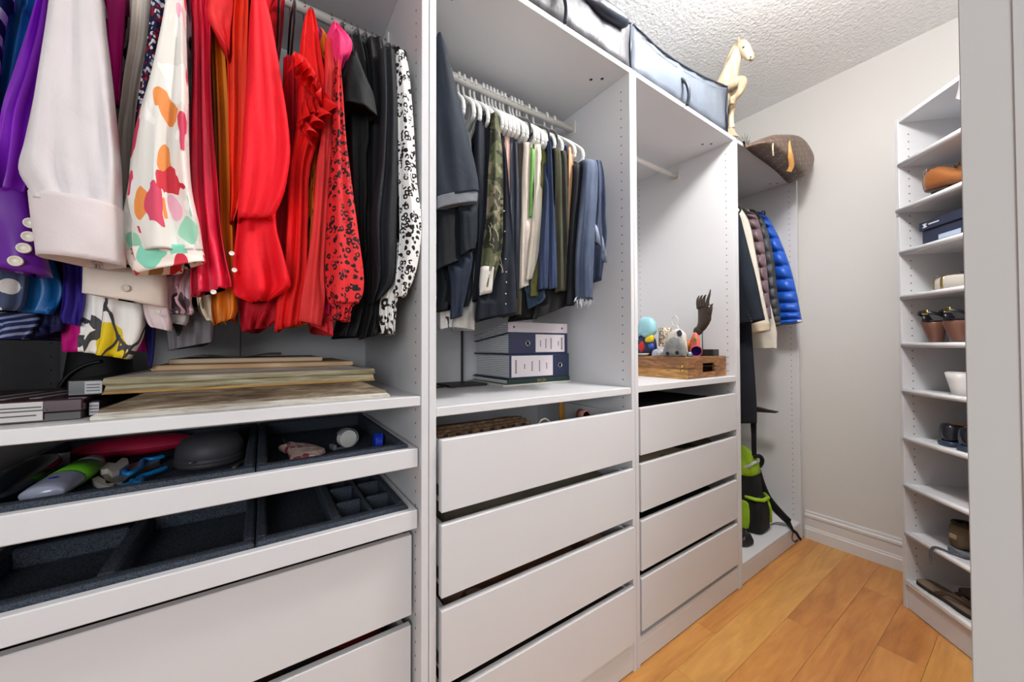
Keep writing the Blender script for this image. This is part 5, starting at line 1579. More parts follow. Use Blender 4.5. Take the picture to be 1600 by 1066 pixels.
SKY, YEL, REDG, WHG = M((150, 200, 210), .25, name='glazed_sky'), M((222, 196, 20), .2, name='glazed_yellow'), M((196, 40, 36), .2, name='glazed_red'), M((214, 210, 206), .25, name='glazed_white')
NVG = M((26, 34, 70), .2, name='glazed_navy')
x = 1.987
figurine('ceramic_ornament', 'light blue glazed ceramic ornament with yellow and navy patches', [
    ('lower_block', out([(996, 566), (997, 540), (1002, 524), (1016, 528), (1024, 533), (1023, 566)], x+.003, .020), NVG),
    ('upper_block', out([(998, 530), (999, 510), (1004, 498), (1016, 497), (1023, 504), (1025, 516), (1022, 524), (1011, 530), (1003, 526)], x, .024), SKY),
    ('yellow_patch', out([(1009, 530), (1020, 525), (1020, 535), (1010, 536)], x-.013, .013), YEL),
    ('red_patch', out([(997, 542), (1004, 534), (1008, 545), (1002, 552)], x-.013, .007), REDG),
    ('blue_patch', out([(1013, 540), (1020, 538), (1021, 545), (1015, 547)], x-.013, .009), M((60, 90, 190), .2, name='glazed_blue'))])
c = at_x(1005, 556, 1.914)
figurine('dish', 'small white glazed dish on the wooden box', [('bowl', lathe([(.012, 0), (.022, .006), (.027, .012), (.0248, .012), (.02, .008), (.002, .004)], 26, (c.x, c.y, ZT)), WHG)], 'dish')
figurine('ceramic_shoe', 'small silvery white ceramic slipper by the grey stone', [('body', out([(1018, 562), (1020, 550), (1028, 546), (1036, 543), (1042, 545), (1040, 553), (1034, 562)], 1.925, .010), M((176, 186, 206), .25, name='pearl_blue')), ('tip', out([(1026, 552), (1034, 547), (1036, 552), (1030, 557)], 1.917, .006), WHG)], 'ornament')
c = at_x(1039, 530, 2.034)
SPOT = leopard((206, 190, 170), (30, 24, 22), 75, .25)
figurine('spotted_vase', 'tall spotted black and cream vase behind the grey stone', [('body', lathe([(.022, 0), (.028, .01), (.030, .06), (.028, .10), (.030, .135), (.028, .135), (.025, .10), (.002, .09)], 28, (c.x, c.y, ZT)), SPOT)], 'vase')
c = at_x(1032, 540, 1.966)
t = thing('bead_string', (c.x, c.y, ZT), 'heap of amber, gold and cream beads by the spotted vase', 'beads')
random.seed(6)
BD = [M((206, 140, 60), .2, name='amber_bead'), M((226, 206, 176), .25, name='cream_bead'), M((150, 84, 36), .2, name='brown_bead')]
n = 0
for lay, (nx, ny) in enumerate(((3, 4), (3, 4), (3, 3), (2, 3), (2, 2), (1, 2))):     # beads heaped layer on layer
    for i in range(nx):
        for j in range(ny):
            p = (c.x+(i-(nx-1)/2)*.0098+random.uniform(-.001, .001), c.y+(j-(ny-1)/2)*.0098+random.uniform(-.001, .001), ZT+.0053+lay*.0088)
            obj('bead', *ellipsoid(p, .0055, .0055, .0055, 8, 6), BD[n % 3], t, smooth=True)
            n += 1
figurine('shell_ornament', 'cream shell ornament with dark blue marks above the stone', [('shell', out([(1041, 566), (1042, 530), (1050, 519), (1060, 515), (1068, 520), (1072, 530), (1071, 566)], 1.955, .017), M((206, 198, 186), .4, name='shell_cream')), ('mark', out([(1057, 520), (1063, 517), (1066, 524), (1060, 528)], 1.9395, .003), M((50, 56, 80), .4, name='shell_mark'))], 'ornament')
XW = 1.993
P = [at_x(px, py, XW) for px, py in ((1064, 522), (1061, 516), (1058, 510))]
Lp = [at_x(1054.5+5*cos(a), 503+8*sin(a), XW) for a in [2*pi*i/16 for i in range(16)]]
t = thing('white_loop_wand', (XW, P[0].y-.012, ZT), 'white wand with an oval loop leaning among the ornaments', 'wand')
obj('handle', *tb([Vector((XW, P[0].y-.012, ZT))]+P, .0028, 8), WHG, t, smooth=True)
obj('loop', *tb(Lp, .0022, 8, closed=True), WHG, t, smooth=True)
c = at_x(1079, 532, 2.098)
figurine('amber_cup', 'brown and amber striped cup beside the hand sculpture', [('body', lathe([(.014, 0), (.017, .02), (.0195, .075), (.0175, .075), (.015, .02), (.002, .01)], 24, (c.x, c.y, ZT)), stripes((110, 60, 26), (216, 130, 40), 40, (0, 0, 0), 'X', .3)), ('rim', tb([(c.x+.0185*cos(2*pi*q/24), c.y+.0185*sin(2*pi*q/24), ZT+.0755) for q in range(24)], .0015, 6, closed=True), WHG)], 'cup')
figurine('coral_figurine', 'coral and red ceramic figurine in front of the amber cup', [('body', out([(1078, 566), (1079, 540), (1081, 528), (1086, 521), (1091, 526), (1093, 540), (1092, 566)], 2.055, .012), M((206, 96, 84), .3, name='coral_glaze')), ('dot', out([(1084, 530), (1087, 528), (1089, 532), (1086, 535)], 2.044, .004), M((110, 160, 60), .3, name='green_glaze'))])
c = at_x(1087, 548, 2.006)
c.y = max(c.y, .060)
t = thing('tea_cup', (c.x, c.y, ZT), 'purple tea cup with red rim lying on its side', 'cup')
XF = Matrix.Translation((c.x, c.y, ZT+.0235)) @ Matrix.Rotation(-.9, 4, 'Z') @ Matrix.Rotation(pi/2, 4, 'X')
obj('bowl', *lathe([(.012, -.026), (.018, -.018), (.022, .0), (.0235, .014), (.0215, .014), (.018, -.004), (.002, -.016)], 26), M((46, 22, 110), .2, name='purple_glaze'), t, xf=XF, smooth=True)
obj('rim', *tb([(.0225*cos(2*pi*q/26), .0225*sin(2*pi*q/26), .0150) for q in range(26)], .0015, 6, closed=True), M((206, 80, 84), .25, name='red_rim'), t, xf=XF, smooth=True)
c = at_x(1077, 556, 1.944)
figurine('silver_thimble', 'small pale blue silver box in front of the purple cup', [('body', lathe([(.010, 0), (.0115, .002), (.0115, .016), (.009, .02), (.002, .021)], 20, (c.x, c.y, ZT)), M((150, 170, 190), .2, .6, name='silver_blue'))], 'box')
# bronze hand on a rod with black block
XH = 2.145
def hd(px, py): return at_x(px, py, XH)
b0, b1 = hd(1097, 553), hd(1119, 553)
yb0, yb1 = max(b1.y, .037), b0.y
t = thing('hand_sculpture', (XH, (yb0+yb1)/2, ZT), 'bronze hand sculpture with long tapering fingers on a black block', 'sculpture')
obj('block', *bx(XH-.026, XH+.026, yb0, yb1+.004, ZT, hd(1108, 547.5).z, .002), M((30, 36, 38), .3, name='black_stone'), t)
BRZ = M((74, 64, 58), .3, .75, name='dark_bronze')
r1 = hd(1097.5, 520)
obj('rod', *tb([Vector((XH, r1.y, ZT+.01)), Vector((XH, r1.y, r1.z))], .0022, 8), M_IRON, t, smooth=True)
secs = [(1091, 522, 7.2), (1094, 518, 8.8), (1098, 511, 9.8), (1101, 504, 10.2), (1101.5, 495, 10.6), (1101, 486, 10.2), (1100.5, 480, 9.6)]
S_ = []
for px, py, hw in secs:
    a, b = hd(px-hw, py+hw*.25), hd(px+hw, py-hw*.25)
    S_.append(((a+b)/2, (b-a)/2, Vector((.015 if py > 500 else .011, 0, 0))))
obj('palm', *loft(S_, 20), BRZ, t, smooth=True)
wc = hd(1091.5, 519)
obj('wrist_cut', *ellipsoid((XH-.006, wc.y, wc.z), .012, .022, .022, 20, 8), M((62, 50, 44), .5, .4, name='bronze_cut'), t, smooth=True)
for pts in (((1092, 484), (1090.5, 476), (1090.5, 469), (1093, 463.5)), ((1096, 482), (1094.5, 473), (1096, 466), (1098.5, 463)), ((1100, 482), (1099.5, 472), (1101.5, 465), (1104, 462.5)), ((1105, 483), (1106, 472), (1109, 462), (1110.5, 454)), ((1109, 492), (1111, 484), (1112, 479), (1114.5, 476.5))):
    p_ = spline([at_x(px, py, XH-.003) for px, py in pts], 12)
    obj('finger', *tb(p_, [.0095-.008*(i/11)**1.3 for i in range(12)], 10), BRZ, t, smooth=True)

# ------------------------------------------------------------------ on top of the wardrobes
ZTOP = HC+.0005
def storage(label, x0, x1, y0, y1, top, m, trim, handle_px, seed, lidm):
    """soft storage bag: top is a list of (u, height at the front)"""
    t_ = thing('storage_bag', ((x0+x1)/2, (y0+y1)/2, ZTOP), label, 'storage bag')
    n = 18
    tp = spline(top, n)
    v_, f_ = [], []
    rows = 7
    for i in range(n):
        u = i/(n-1)
        x = x0+(x1-x0)*u
        h = tp[i][1]
        bl = .014*sin(pi*u)
        prof_ = []
        for r_ in range(rows):
            w_ = r_/(rows-1)
            prof_.append((x, y0-bl*sin(pi*w_)+.004*sin(u*31+w_*5), ZTOP+h*w_))
        for r_ in range(rows):
            w_ = 1-r_/(rows-1)
            prof_.append((x, y1, ZTOP+h*w_))
        v_ += prof_
    m2 = rows*2
    for i in range(n-1):
        for j in range(m2):
            f_.append((i*m2+j, i*m2+(j+1) % m2, (i+1)*m2+(j+1) % m2, (i+1)*m2+j))
    f_.append(tuple(range(m2))); f_.append(tuple((n-1)*m2+j for j in range(m2)))
    obj('body', v_, f_, m, t_, smooth=True)
    pth = [Vector((x0+(x1-x0)*i/(n-1), y0-.003, ZTOP+tp[i][1])) for i in range(n)]
    obj('top_piping', *tb(pth, .004, 7), trim, t_, smooth=True)
    obj('corner_piping', *tb([(x1, y0, ZTOP+.004), (x1, y0-.002, ZTOP+tp[-1][1])], .004, 7), trim, t_, smooth=True)
    obj('seam', *tb([p-Vector((0, .006, .028)) for p in pth[1:-1]], .0012, 5), lidm, t_, smooth=True)
    hx = at_y(*handle_px, y0-.012)
    hp = [hx+Vector((dx, dy, dz)) for dx, dy, dz in ((-.012, .0, .05), (-.006, -.018, .02), (.004, -.02, -.02), (.010, -.008, -.055))]
    obj('handle', *tb(spline(hp, 16), .0065, 8), trim, t_, smooth=True)
    return t_
NVT = M((34, 40, 54), .35, name='navy_piping')
k = NT('grey_nylon', .45, 0, (86, 86, 91), spec=.3)
k.bump(k.noise(22, 3, k.mapping((1, 1, .3)), 1.2), .5, .008)
GNY = k.m
k = NT('pale_nylon', .4, 0, (104, 112, 124), spec=.3)
k.bump(k.noise(18, 3, k.mapping((1, 1, .3)), 1.2), .35, .006)
PNY = k.m
hR = at_y(988, 36, .0).z-ZTOP
t1_ = storage('grey fabric storage bag with navy piping and sagging lid', .86, 1.492, .004, .42, [(0, hR*1.0), (.3, hR*.86), (.55, hR*.80), (.8, hR*.86), (1, hR*.98)], GNY, NVT, (879, 10), 1, M((96, 98, 104), .5, name='seam_grey'))
# its rolled navy lid edge, tipping forward over the front
lp = [at_y(px, py, -.012) for px, py in ((915, -6), (935, 8), (955, 22), (975, 34), (982, 38))]
obj('lid_roll', *tb(spline(lp, 18), [.006, .012, .018, .022, .024, .024, .023, .021, .018, .013, .006], 10), NVT, t1_, smooth=True)
tops = [(1000, 45), (1030, 76), (1062, 99), (1100, 121), (1140, 138)]
x0, x1 = 1.506, at_y(1139, 190, .0).x
tt = []
for px, py in tops:
    p = at_y(px, py, .0)
    tt.append(((p.x-x0)/(x1-x0), p.z-ZTOP))
uu = []
for i in range(12):
    u = i/11
    a = max([q for q in tt if q[0] <= u+1e-6] or [tt[0]]); b = min([q for q in tt if q[0] >= u-1e-6] or [tt[-1]])
    w_ = 0 if b[0] == a[0] else (u-a[0])/(b[0]-a[0])
    uu.append((u, a[1]+(b[1]-a[1])*w_))
storage('pale blue grey storage bag with navy edge beside the horse', x0, x1, .004, .42, uu, PNY, NVT, (1070, 146), 2, M((140, 148, 158), .5, name='seam_pale'))

# carved horse, rearing, its hind part hidden behind the pale bag
k = NT('carved_wood', .55, 0, (210, 186, 146))
k.color(k.ramp(k.noise(16, 4, k.mapping((1, 1, .35)), 1.2), [(.28, (128, 104, 74)), (.45, (180, 162, 134)), (.75, (212, 204, 188))]))
HORSE = k.m
HX = 2.238
def hp_(px, py, dx=0.): return at_x(px, py, HX+dx)
ht = thing('horse_figurine', (HX, hp_(1148, 205).y, ZTOP), 'carved pale wooden horse rearing up behind the pale storage bag', 'figurine')
def limb(pts, rad, n=26, seg=16):
    P_ = spline([tuple(p)+(r_,) for p, r_ in zip(pts, rad)], n)
    return tb([q[:3] for q in P_], [max(.002, q[3]) for q in P_], seg)
mb = MB()
# neck, chest and barrel in one sweep, then head, bent foreleg, straight foreleg, hind leg, tail
mb.add(limb([hp_(1159, 74), hp_(1155, 84), hp_(1150, 97), hp_(1144, 112), hp_(1139, 128), hp_(1133, 146), hp_(1122, 166), hp_(1108, 178), hp_(1096, 182), hp_(1088, 182)], [.020, .026, .030, .036, .044, .052, .056, .056, .048, .016], 46))
mb.add(limb([hp_(1155, 72), hp_(1160, 73), hp_(1165, 78), hp_(1170, 85), hp_(1175, 91), hp_(1178, 95)], [.014, .024, .0255, .021, .0165, .010], 26))
mb.add(limb([hp_(1139, 138, -.02), hp_(1150, 133, -.03), hp_(1160, 128, -.032), hp_(1162, 134, -.032), hp_(1158, 146, -.03), hp_(1151, 154, -.03), hp_(1147, 158, -.03), hp_(1145, 165, -.03)], [.032, .026, .020, .019, .0145, .0135, .016, .010], 36))
mb.add(limb([hp_(1136, 152, .02), hp_(1143, 160, .02), hp_(1144.5, 172, .02), hp_(1144, 184, .02), hp_(1144, 196, .02), hp_(1145, 203, .02)], [.036, .026, .018, .0125, .0125, .014], 26))
mb.add(limb([hp_(1102, 184), hp_(1108, 188), hp_(1104, 192), hp_(1104, 200)], [.046, .034, .02, .014], 16))
mb.add(limb([hp_(1092, 180), hp_(1084, 176), hp_(1077, 182), hp_(1074, 192)], [.016, .018, .016, .006], 16))
v_ = [Vector((q.x, q.y, max(q.z, ZTOP+.0005))) for q in mb.v]
obj('body', v_, mb.f, HORSE, ht, smooth=True)
O = [hp_(1142, 190, .02), hp_(1146.5, 190, .02), hp_(1149, 197, .02), hp_(1156, 205, .02), hp_(1149, 204, .02), hp_(1140, 207, .02)]
dz = min(q.z for q in O)-ZTOP-.0005
obj('hoof_base', *prism([Vector((q.x-.012, q.y, max(q.z-max(dz, 0), ZTOP+.0005))) for q in O], (.026, 0, 0)), HORSE, ht)
for dx in (-.014, .014):
    a = hp_(1158, 69, dx)
    obj('ear', *loft([(a, (.007, 0, 0), (0, .008, 0)), (a+Vector((0, .002, .018)), (.006, 0, 0), (0, .007, 0)), (a+Vector((0, .004, .036)), (.0012, 0, 0), (0, .0012, 0))], 10), HORSE, ht, smooth=True)
obj('mane', *tb(spline([hp_(1156, 68), hp_(1149, 78), hp_(1142, 94), hp_(1135, 112), hp_(1127, 132)], 20), [.008, .011, .012, .013, .012, .008], 8), HORSE, ht, smooth=True)
for dx in (-.0235, .0235):
    obj('eye', *ellipsoid(hp_(1164, 76, dx), .004, .005, .004, 10, 6), M((60, 44, 30), .3, name='eye_dark'), ht, smooth=True)
    obj('nostril', *ellipsoid(hp_(1175.5, 91, dx*.62), .003, .004, .003, 8, 6), M((60, 44, 30), .5, name='nostril'), ht, smooth=True)
obj('mouth', *tb([hp_(1172.5, 96, -.012), hp_(1174.5, 95, -.012), hp_(1177, 96, -.010)], .0025, 6), M((60, 44, 30), .5, name='mouth_dark'), ht, smooth=True)

# grey silk sprig lying on the far wardrobe
t = thing('silk_sprig', at_y(1168, 222, .03), 'grey silk flower sprig behind the front edge by the duffel bag', 'decoration')
t.location.z = ZTOP
random.seed(12)
GL = M((120, 122, 120), .7, name='grey_leaf')
for i, (px, py, ex, ey) in enumerate(((1160, 222, 1156, 216), (1163, 223, 1161, 213), (1166, 224, 1166, 209), (1168, 225, 1170, 212), (1170, 226, 1174, 216), (1171, 227, 1174, 221), (1164, 223, 1158, 219), (1168, 225, 1163, 217), (1170, 226, 1168, 216))):
    a, b = at_y(px, py, .03), at_y(ex, ey, .03+random.uniform(-.02, .03))
    a.z = max(a.z, ZTOP+.003)
    d = b-a
    w_ = Vector((-d.z, 0, d.x)).normalized()*.008
    m_ = a.lerp(b, .5)
    v = [a, m_+w_, b, m_-w_]
    v = v+[q+Vector((0, .0015, 0)) for q in v]
    obj('leaf', v, [(0, 1, 2, 3), (7, 6, 5, 4), (0, 4, 5, 1), (1, 5, 6, 2), (2, 6, 7, 3), (3, 7, 4, 0)], GL, t)

# brown duffel bag with tan straps
k = NT('monogram_canvas', .5, 0, (96, 82, 74))
base = k.ramp(k.noise(9, 3), [(.3, (74, 58, 48)), (.7, (110, 90, 78))])
vv = k.mapping((1, 1, 1), (.2, .3, .6))
mk = k.voro(42, 'F1', vv, .15)
pat = k.math('MULTIPLY', k.math('GREATER_THAN', mk, .16), k.math('LESS_THAN', mk, .30))
k.color(k.mix(k.math('MULTIPLY', pat, .75), base, (148, 124, 104)))
DUF = k.m
TAN = M((190, 140, 78), .5, name='tan_leather')
DY = -.040
O = [at_y(px, py, DY) for px, py in ((1176, 229), (1184, 223), (1196, 217), (1212, 216), (1232, 218), (1246, 227), (1255, 240), (1261, 254), (1259, 268), (1252, 281), (1243, 286), (1236, 281), (1226, 270), (1212, 258), (1196, 246), (1184, 237))]
t = thing('duffel_bag', (sum(q.x for q in O)/len(O), DY+.08, ZTOP), 'brown monogram patterned duffel bag with tan leather straps', 'bag')
R_ = []
Os = spline(O+[O[0]], 40)[:-1]
cc = sum((Vector(q) for q in Os), Vector())/len(Os)
for i, (yy, s) in enumerate(((-.060, .5), (-.057, .74), (-.048, .89), (-.028, .97), (0, 1), (.026, 1.0), (.030, 1.0), (.09, 1.0), (.16, .97), (.22, .85), (.25, .6))):
    rg = []
    for q in Os:
        q = Vector(q)
        r_ = cc+(q-cc)*s+Vector((0, yy, 0))
        if r_.y > -.0125: r_.z = max(r_.z, ZTOP)
        r_.x = min(r_.x, XE-.001)
        rg.append(r_)
    R_.append(rg)
obj('body', *blob(R_), DUF, t, smooth=True)
def duf(px, py, dy): return at_y(px, py, DY+dy)
obj('strap', *tb(spline([duf(1234, 217, .03), duf(1232, 222, -.045), duf(1234, 236, -.060), duf(1237, 250, -.063), duf(1238, 262, -.058), duf(1234, 271, -.045)], 24), (.012, .003), 8), TAN, t, smooth=True)
obj('strap_buckle', *bx(*(lambda p: (p.x-.016, p.x+.016, p.y-.006, p.y-.002, p.z-.010, p.z+.010))(duf(1232, 222, -.045)), .001), TAN, t)
obj('trim', *tb(spline([duf(1211, 220, -.045), duf(1209, 232, -.058), duf(1210, 246, -.056)], 12), .0035, 7), M((196, 178, 150), .5, name='pale_leather'), t, smooth=True)
obj('trim', *tb(spline([duf(1259, 250, -.02), duf(1257, 268, -.025), duf(1252, 284, -.02)], 12), .0035, 7), M((196, 178, 150), .5, name='pale_leather'), t, smooth=True)

# ------------------------------------------------------------------ shoes on the corner cabinet (built in its own axes)
def sx(vf): return ([SXF @ Vector(q) for q in vf[0]], vf[1])
def shoe_thing(name, label, cat, a, d, z, group=None): return thing(name, sc(a, d, z), label, cat, group)
SZS = [z-.0018 for z in SHZ]
# tan pumps with dark heels seen from behind
TANL, DARKH = M((140, 86, 46), .25, name='tan_patent'), M((54, 46, 44), .3, name='dark_heel')
def pump(label, a, d, z):
    t_ = shoe_thing('pump_shoe', label, 'shoe', a+.10, d, z, None)
    z += .0005
    up_ = [((a+u, d, z+zc), (0, w_, 0), (0, 0, h)) for u, zc, w_, h in ((.0, .078, .014, .026), (.006, .078, .024, .040), (.03, .078, .031, .048), (.06, .075, .032, .046), (.085, .066, .031, .038), (.12, .048, .032, .028), (.16, .033, .036, .022), (.20, .023, .034, .017), (.22, .016, .014, .009))]
    obj('upper', *sx(loft(up_, 20, .8)), TANL, t_, smooth=True)
    so = [((a+u, d, z+zc), (0, w_, 0), (0, 0, .0055)) for u, zc, w_ in ((.002, .046, .016), (.02, .036, .026), (.05, .030, .026), (.08, .026, .024), (.12, .014, .027), (.16, .0057, .032), (.19, .0057, .030), (.215, .006, .012))]
    obj('sole', *sx(loft(so, 16)), DARKH, t_, smooth=True)
    obj('heel', *sx(loft([((a+.034, d, z), (.011, 0, 0), (0, .011, 0)), ((a+.032, d, z+.03), (.013, 0, 0), (0, .013, 0)), ((a+.026, d, z+.040), (.024, 0, 0), (0, .023, 0))], 18)), DARKH, t_, smooth=True)
    obj('heel_tip', *sx(loft([((a+.034, d, z), (.0118, 0, 0), (0, .0118, 0)), ((a+.034, d, z+.010), (.012, 0, 0), (0, .012, 0))], 18)), M((190, 176, 156), .4, name='beige_tip'), t_, smooth=True)
    obj('bow', *sx(tb([(a+.006, d-.018, z+.114), (a+.016, d-.026, z+.122), (a+.030, d-.022, z+.126), (a+.016, d-.012, z+.120)], .0026, 6, closed=True)), M_RING, t_, smooth=True)
a1, _ = at_shoe(1444, 275, .03); a2, _ = at_shoe(1470, 262, .06)
pump('tan patent pump with a metal bow, in front of its mate', a1, .045, SZS[1])
pump('tan patent pump with a metal bow, farther in behind its mate', a2+.006, .115, SZS[1])
# navy shoe box
NVB = M((40, 46, 66), .5, name='navy_card')
a0, _ = at_shoe(1437, 360, .02)
t = shoe_thing('shoe_box', 'navy cardboard shoe box with white logo on its lid', 'box', a0+.14, .12, SZS[2])
z = SZS[2]+.0005
obj('base', *sx(bx(a0+.006, a0+.276, .026, .204, z, z+.062, .001)), NVB, t)
obj('lid', *sx(bx(a0, a0+.282, .020, .210, z+.064, z+.098, .0015)), NVB, t)
WHP = M((214, 216, 222), .5, name='white_print')
mb = MB()
for i in range(2):
    mb.add(tb([(a0+.018, .0195, z+.074+.014*i), (a0+.034, .0195, z+.088-.014*i)], .0022, 4))
mb.add(tb([(a0+.026, .0195, z+.072), (a0+.026, .0195, z+.090)], .0018, 4))
mb.add(bx(a0+.042, a0+.085, .0192, .0199, z+.080, z+.085))
mb.build('logo_print', WHP, t, xf=SXF)
obj('sticker', *sx(bx(a0+.075, a0+.16, .0252, .0259, z+.012, z+.030)), M((176, 190, 214), .6, name='pale_sticker'), t)
# cream mule with gold band
a0, _ = at_shoe(1448, 440, .03)
CRL = M((206, 200, 188), .35, name='cream_leather')
t = shoe_thing('mule_shoe', 'cream leather mule with a gold band across the toe', 'shoe', a0+.07, .09, SZS[3])
z = SZS[3]+.0005
obj('upper', *sx(loft([((a0+u, .08, z+h*.5+.002), (0, w_, 0), (0, 0, h*.5)) for u, w_, h in ((0, .024, .05), (.008, .030, .058), (.04, .034, .062), (.09, .036, .058), (.15, .036, .05), (.20, .03, .035))], 18, .6)), CRL, t, smooth=True)
obj('gold_band', *sx(loft([((a0+u, .08, z+.032), (0, .0345, 0), (0, 0, .0335)) for u in (.036, .048)], 18, .6)), M((190, 160, 90), .25, 1, name='gold'), t, smooth=True)
obj('gold_edge', *sx(tb([(a0+.001, .052, z+.004), (a0+.001, .053, z+.058), (a0+.03, .047, z+.066)], .002, 6)), M((190, 160, 90), .25, 1, name='gold'), t, smooth=True)
obj('insole', *sx(loft([((a0+u, .08, z+.066), (0, w_, 0), (0, 0, .004)) for u, w_ in ((.09, .02), (.12, .028), (.17, .026))], 14)), M((70, 66, 62), .6, name='dark_insole'), t, smooth=True)
# black strap sandals on brown block heels
HEEL, STRP = M((110, 74, 62), .3, name='brown_block_heel'), M((26, 28, 36), .3, name='black_patent')
def sandal(label, a, d, z):
    t_ = shoe_thing('heeled_sandal', label, 'shoe', a, d, z)
    z += .0005
    obj('heel', *sx(loft([((a+o_, d+.035, z+h), (w_, 0, 0), (0, w_*.9, 0)) for o_, h, w_ in ((.004, 0, .021), (.002, .03, .025), (-.002, .06, .031), (-.004, .082, .036), (-.004, .085, .034))], 22, .8)), HEEL, t_, smooth=True)
    obj('footbed', *sx(loft([((a, d+u, z+zz), (w_, 0, 0), (0, 0, .004)) for u, zz, w_ in ((.005, .090, .020), (.04, .088, .028), (.09, .066, .025), (.14, .028, .030), (.19, .010, .036), (.24, .008, .02))], 18)), STRP, t_, smooth=True)
    st_ = obj('ankle_strap', *sx(tb(spline([(a-.03, d+.05, z+.092), (a-.034, d+.015, z+.118), (a-.012, d-.012, z+.126), (a+.02, d-.012, z+.124), (a+.038, d+.015, z+.116), (a+.032, d+.06, z+.096)], 26), (.0018, .0065), 8)), STRP, t_, smooth=True)
    obj('buckle', *sx(tb([(a+.012, d-.016, z+.117), (a+.030, d-.012, z+.117), (a+.030, d-.012, z+.132), (a+.012, d-.016, z+.132)], .0018, 6, closed=True)), M((206, 176, 70), .25, 1, name='gold_buckle'), st_, smooth=True)
    obj('counter', *sx(loft([((a-.022, d+.03, z+.088), (.012, 0, 0), (0, .02, 0)), ((a-.030, d+.028, z+.118), (.005, 0, 0), (0, .012, 0))], 12)), STRP, t_, smooth=True)
    obj('toe_strap', *sx(tb(spline([(a-.036, d+.17, z+.012), (a-.02, d+.165, z+.045), (a+.02, d+.165, z+.045), (a+.036, d+.17, z+.012)], 14), (.0018, .010), 8)), STRP, t_, smooth=True)
a1, _ = at_shoe(1456, 515, .04); a2, _ = at_shoe(1492, 515, .03)
sandal('black strap sandal on a brown block heel, farther from the partition', a1, .015, SZS[4])
sandal('black strap sandal on a brown block heel with gold buckle, beside the partition', a2, .004, SZS[4])
# white wedge
a0, _ = at_shoe(1500, 590, .05)
t = shoe_thing('wedge_shoe', 'white wedge heeled shoe with a high back', 'shoe', a0+.02, .09, SZS[5])
z = SZS[5]+.0005
obj('wedge', *sx(loft([((a0+.026-.02*q, .05+.0*q, z+h), (.026+.012*q, 0, 0), (0, .04, 0)) for q, h in ((0, 0), (.3, .03), (.7, .06), (1, .085))], 18, .7)), M((214, 212, 210), .4, name='white_leather'), t, smooth=True)
obj('insole', *sx(loft([((a0+.006, .05, z+.0855), (.036, 0, 0), (0, .038, 0)), ((a0+.006, .05, z+.088), (.034, 0, 0), (0, .036, 0))], 18, .7)), M((200, 194, 188), .5, name='insole_white'), t, smooth=True)
# dark loafers
LOA, LOS = M((30, 32, 42), .2, name='navy_patent'), M((34, 50, 74), .4, name='navy_rubber')
def loafer(label, a, d, z):
    t_ = shoe_thing('loafer', label, 'shoe', a, d, z)
    z += .0005
    obj('sole', *sx(loft([((a, d+u, z+.010), (w_, 0, 0), (0, 0, .010)) for u, w_ in ((0, .022), (.01, .031), (.05, .034), (.12, .031), (.19, .039), (.24, .03), (.26, .012))], 18, .6)), LOS, t_, smooth=True)
    obj('upper', *sx(loft([((a, d+u, z+.020+h*.5), (w_, 0, 0), (0, 0, h*.5)) for u, w_, h in ((.002, .018, .06), (.012, .029, .068), (.05, .031, .062), (.10, .030, .055), (.16, .034, .05), (.22, .03, .036), (.25, .014, .02))], 20, .7)), LOA, t_, smooth=True)
    obj('opening', *sx(loft([((a, d+u, z+.0215+h), (w_, 0, 0), (0, 0, .004)) for u, w_, h in ((.02, .016, .066), (.05, .022, .062), (.09, .018, .055))], 14)), M((150, 116, 76), .6, name='tan_lining'), t_, smooth=True)
a1, _ = at_shoe(1482, 690, .05); a2, _ = at_shoe(1503, 695, .05)
loafer('navy patent loafer farther from the partition', a1, .03, SZS[6])
loafer('navy patent loafer half hidden by the partition', a1+.080, .024, SZS[6])
# brown sneaker with a dangling lace
a0, _ = at_shoe(1492, 850, .05)
t = shoe_thing('sneaker', 'brown canvas sneaker with a grey lace hanging over the shelf edge', 'shoe', a0+.02, .10, SZS[8])
z = SZS[8]+.0005
a = a0+.015
obj('sole', *sx(loft([((a, .03+u, z+.013), (w_, 0, 0), (0, 0, .013)) for u, w_ in ((0, .024), (.01, .036), (.05, .04), (.12, .037), (.19, .044), (.24, .03), (.262, .012))], 18, .6)), M((92, 96, 104), .6, name='grey_rubber'), t, smooth=True)
obj('upper', *sx(loft([((a, .03+u, z+.026+h*.5), (w_, 0, 0), (0, 0, h*.5)) for u, w_, h in ((.002, .022, .075), (.012, .034, .09), (.05, .038, .088), (.10, .036, .072), (.16, .04, .056), (.22, .034, .04), (.25, .014, .02))], 20, .7)), cloth((96, 84, 68), .9, var=.2), t, smooth=True)
obj('collar', *sx(tb([(a+.033*cos(q*pi/10), .03+.052+.045*sin(q*pi/10), z+.112-.006*sin(q*pi/10)) for q in range(20)], .007, 8, closed=True)), cloth((44, 38, 34), .9), t, smooth=True)
obj('heel_tab', *sx(bx(a-.012, a+.012, .026, .032, z+.06, z+.075, .001)), M((150, 130, 100), .7, name='tab_tan'), t)
zz = z
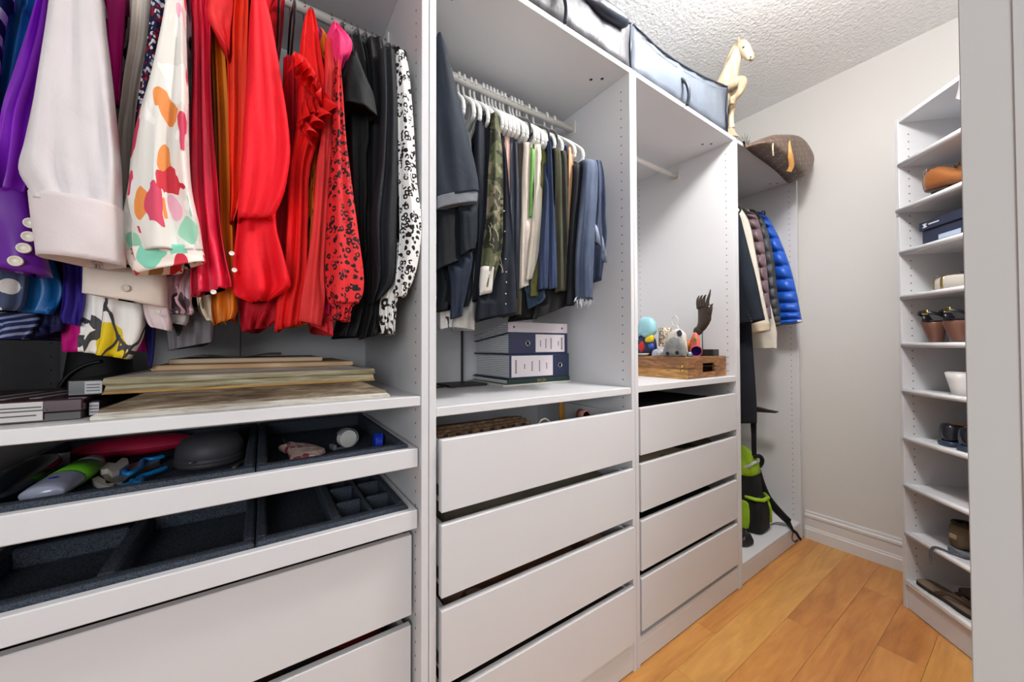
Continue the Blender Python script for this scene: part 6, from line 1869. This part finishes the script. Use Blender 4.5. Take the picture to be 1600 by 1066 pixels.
obj('lace', *sx(tb(spline([(a+.03, .04, zz+.006), (a+.005, .02, zz+.006), (a-.025, -.006, zz+.010), (a-.036, -.014, zz-.010), (a-.036, -.015, zz-.045), (a-.030, -.014, zz-.06)], 26), (.0015, .0045), 8)), cloth((84, 88, 94), .9), t, smooth=True)
# flip flops
def flip(label, a, d, z, ang, m1):
    t_ = shoe_thing('flip_flop', label, 'sandal', a, d, z)
    XF_ = SXF @ Matrix.Translation((a, d, z+.0008)) @ Matrix.Rotation(ang, 4, 'Z')
    ol = spline([(-.12, 0), (-.115, .026), (-.07, .036), (0, .034), (.06, .042), (.11, .034), (.128, 0), (.11, -.034), (.06, -.042), (0, -.034), (-.07, -.036), (-.115, -.026), (-.12, 0)], 40)[:-1]
    obj('sole', *prism([(q[0], q[1], 0) for q in ol], (0, 0, .014)), M((34, 30, 28), .8, name='black_rubber'), t_, xf=XF_)
    obj('footbed', *prism([(q[0]*.985, q[1]*.97, .0141) for q in ol], (0, 0, .004)), m1, t_, xf=XF_)
    for s in (-1, 1):
        obj('strap', *tb(spline([(.07, 0, .019), (.05, s*.016, .036), (.01, s*.032, .040), (-.03, s*.036, .016)], 18), (.0025, .008), 8), M((66, 48, 40), .6, name='brown_strap'), t_, xf=XF_, smooth=True)
a0, _ = at_shoe(1440, 905, .05)
FB = M((112, 96, 80), .8, name='brown_footbed')
flip('brown flip flop with wide straps lying on the lowest shelf', a0+.125, .055, SZS[9], .12, FB)
flip('second brown flip flop of the pair, deeper on the lowest shelf', a0+.16, .165, SZS[9], .05, FB)
# grey cloth lying over the top edge of the cabinet, one corner hanging down its front
cg = cloth((176, 172, 176), .8)
fp = [at_plane(px, py, SP+SN*.005, SN) for px, py in ((1503, 134), (1499, 144), (1495, 158), (1506, 160), (1524, 157), (1528, 118))]
for q in (fp[0], fp[-1]): q.z = HC+.0035
t = thing('cloth_corner', fp[2], 'light grey cloth corner hanging over the top of the corner cabinet', 'cloth')
obj('hanging_corner', *prism(fp, -SN*.0035), cg, t)
a0, a1 = (fp[0]-SP).dot(SE), (fp[-1]-SP).dot(SE)
obj('folded_top', *sx(bx(a0, a1, -.0049, .10, HC+.0005, HC+.0035, .0008)), cg, t)
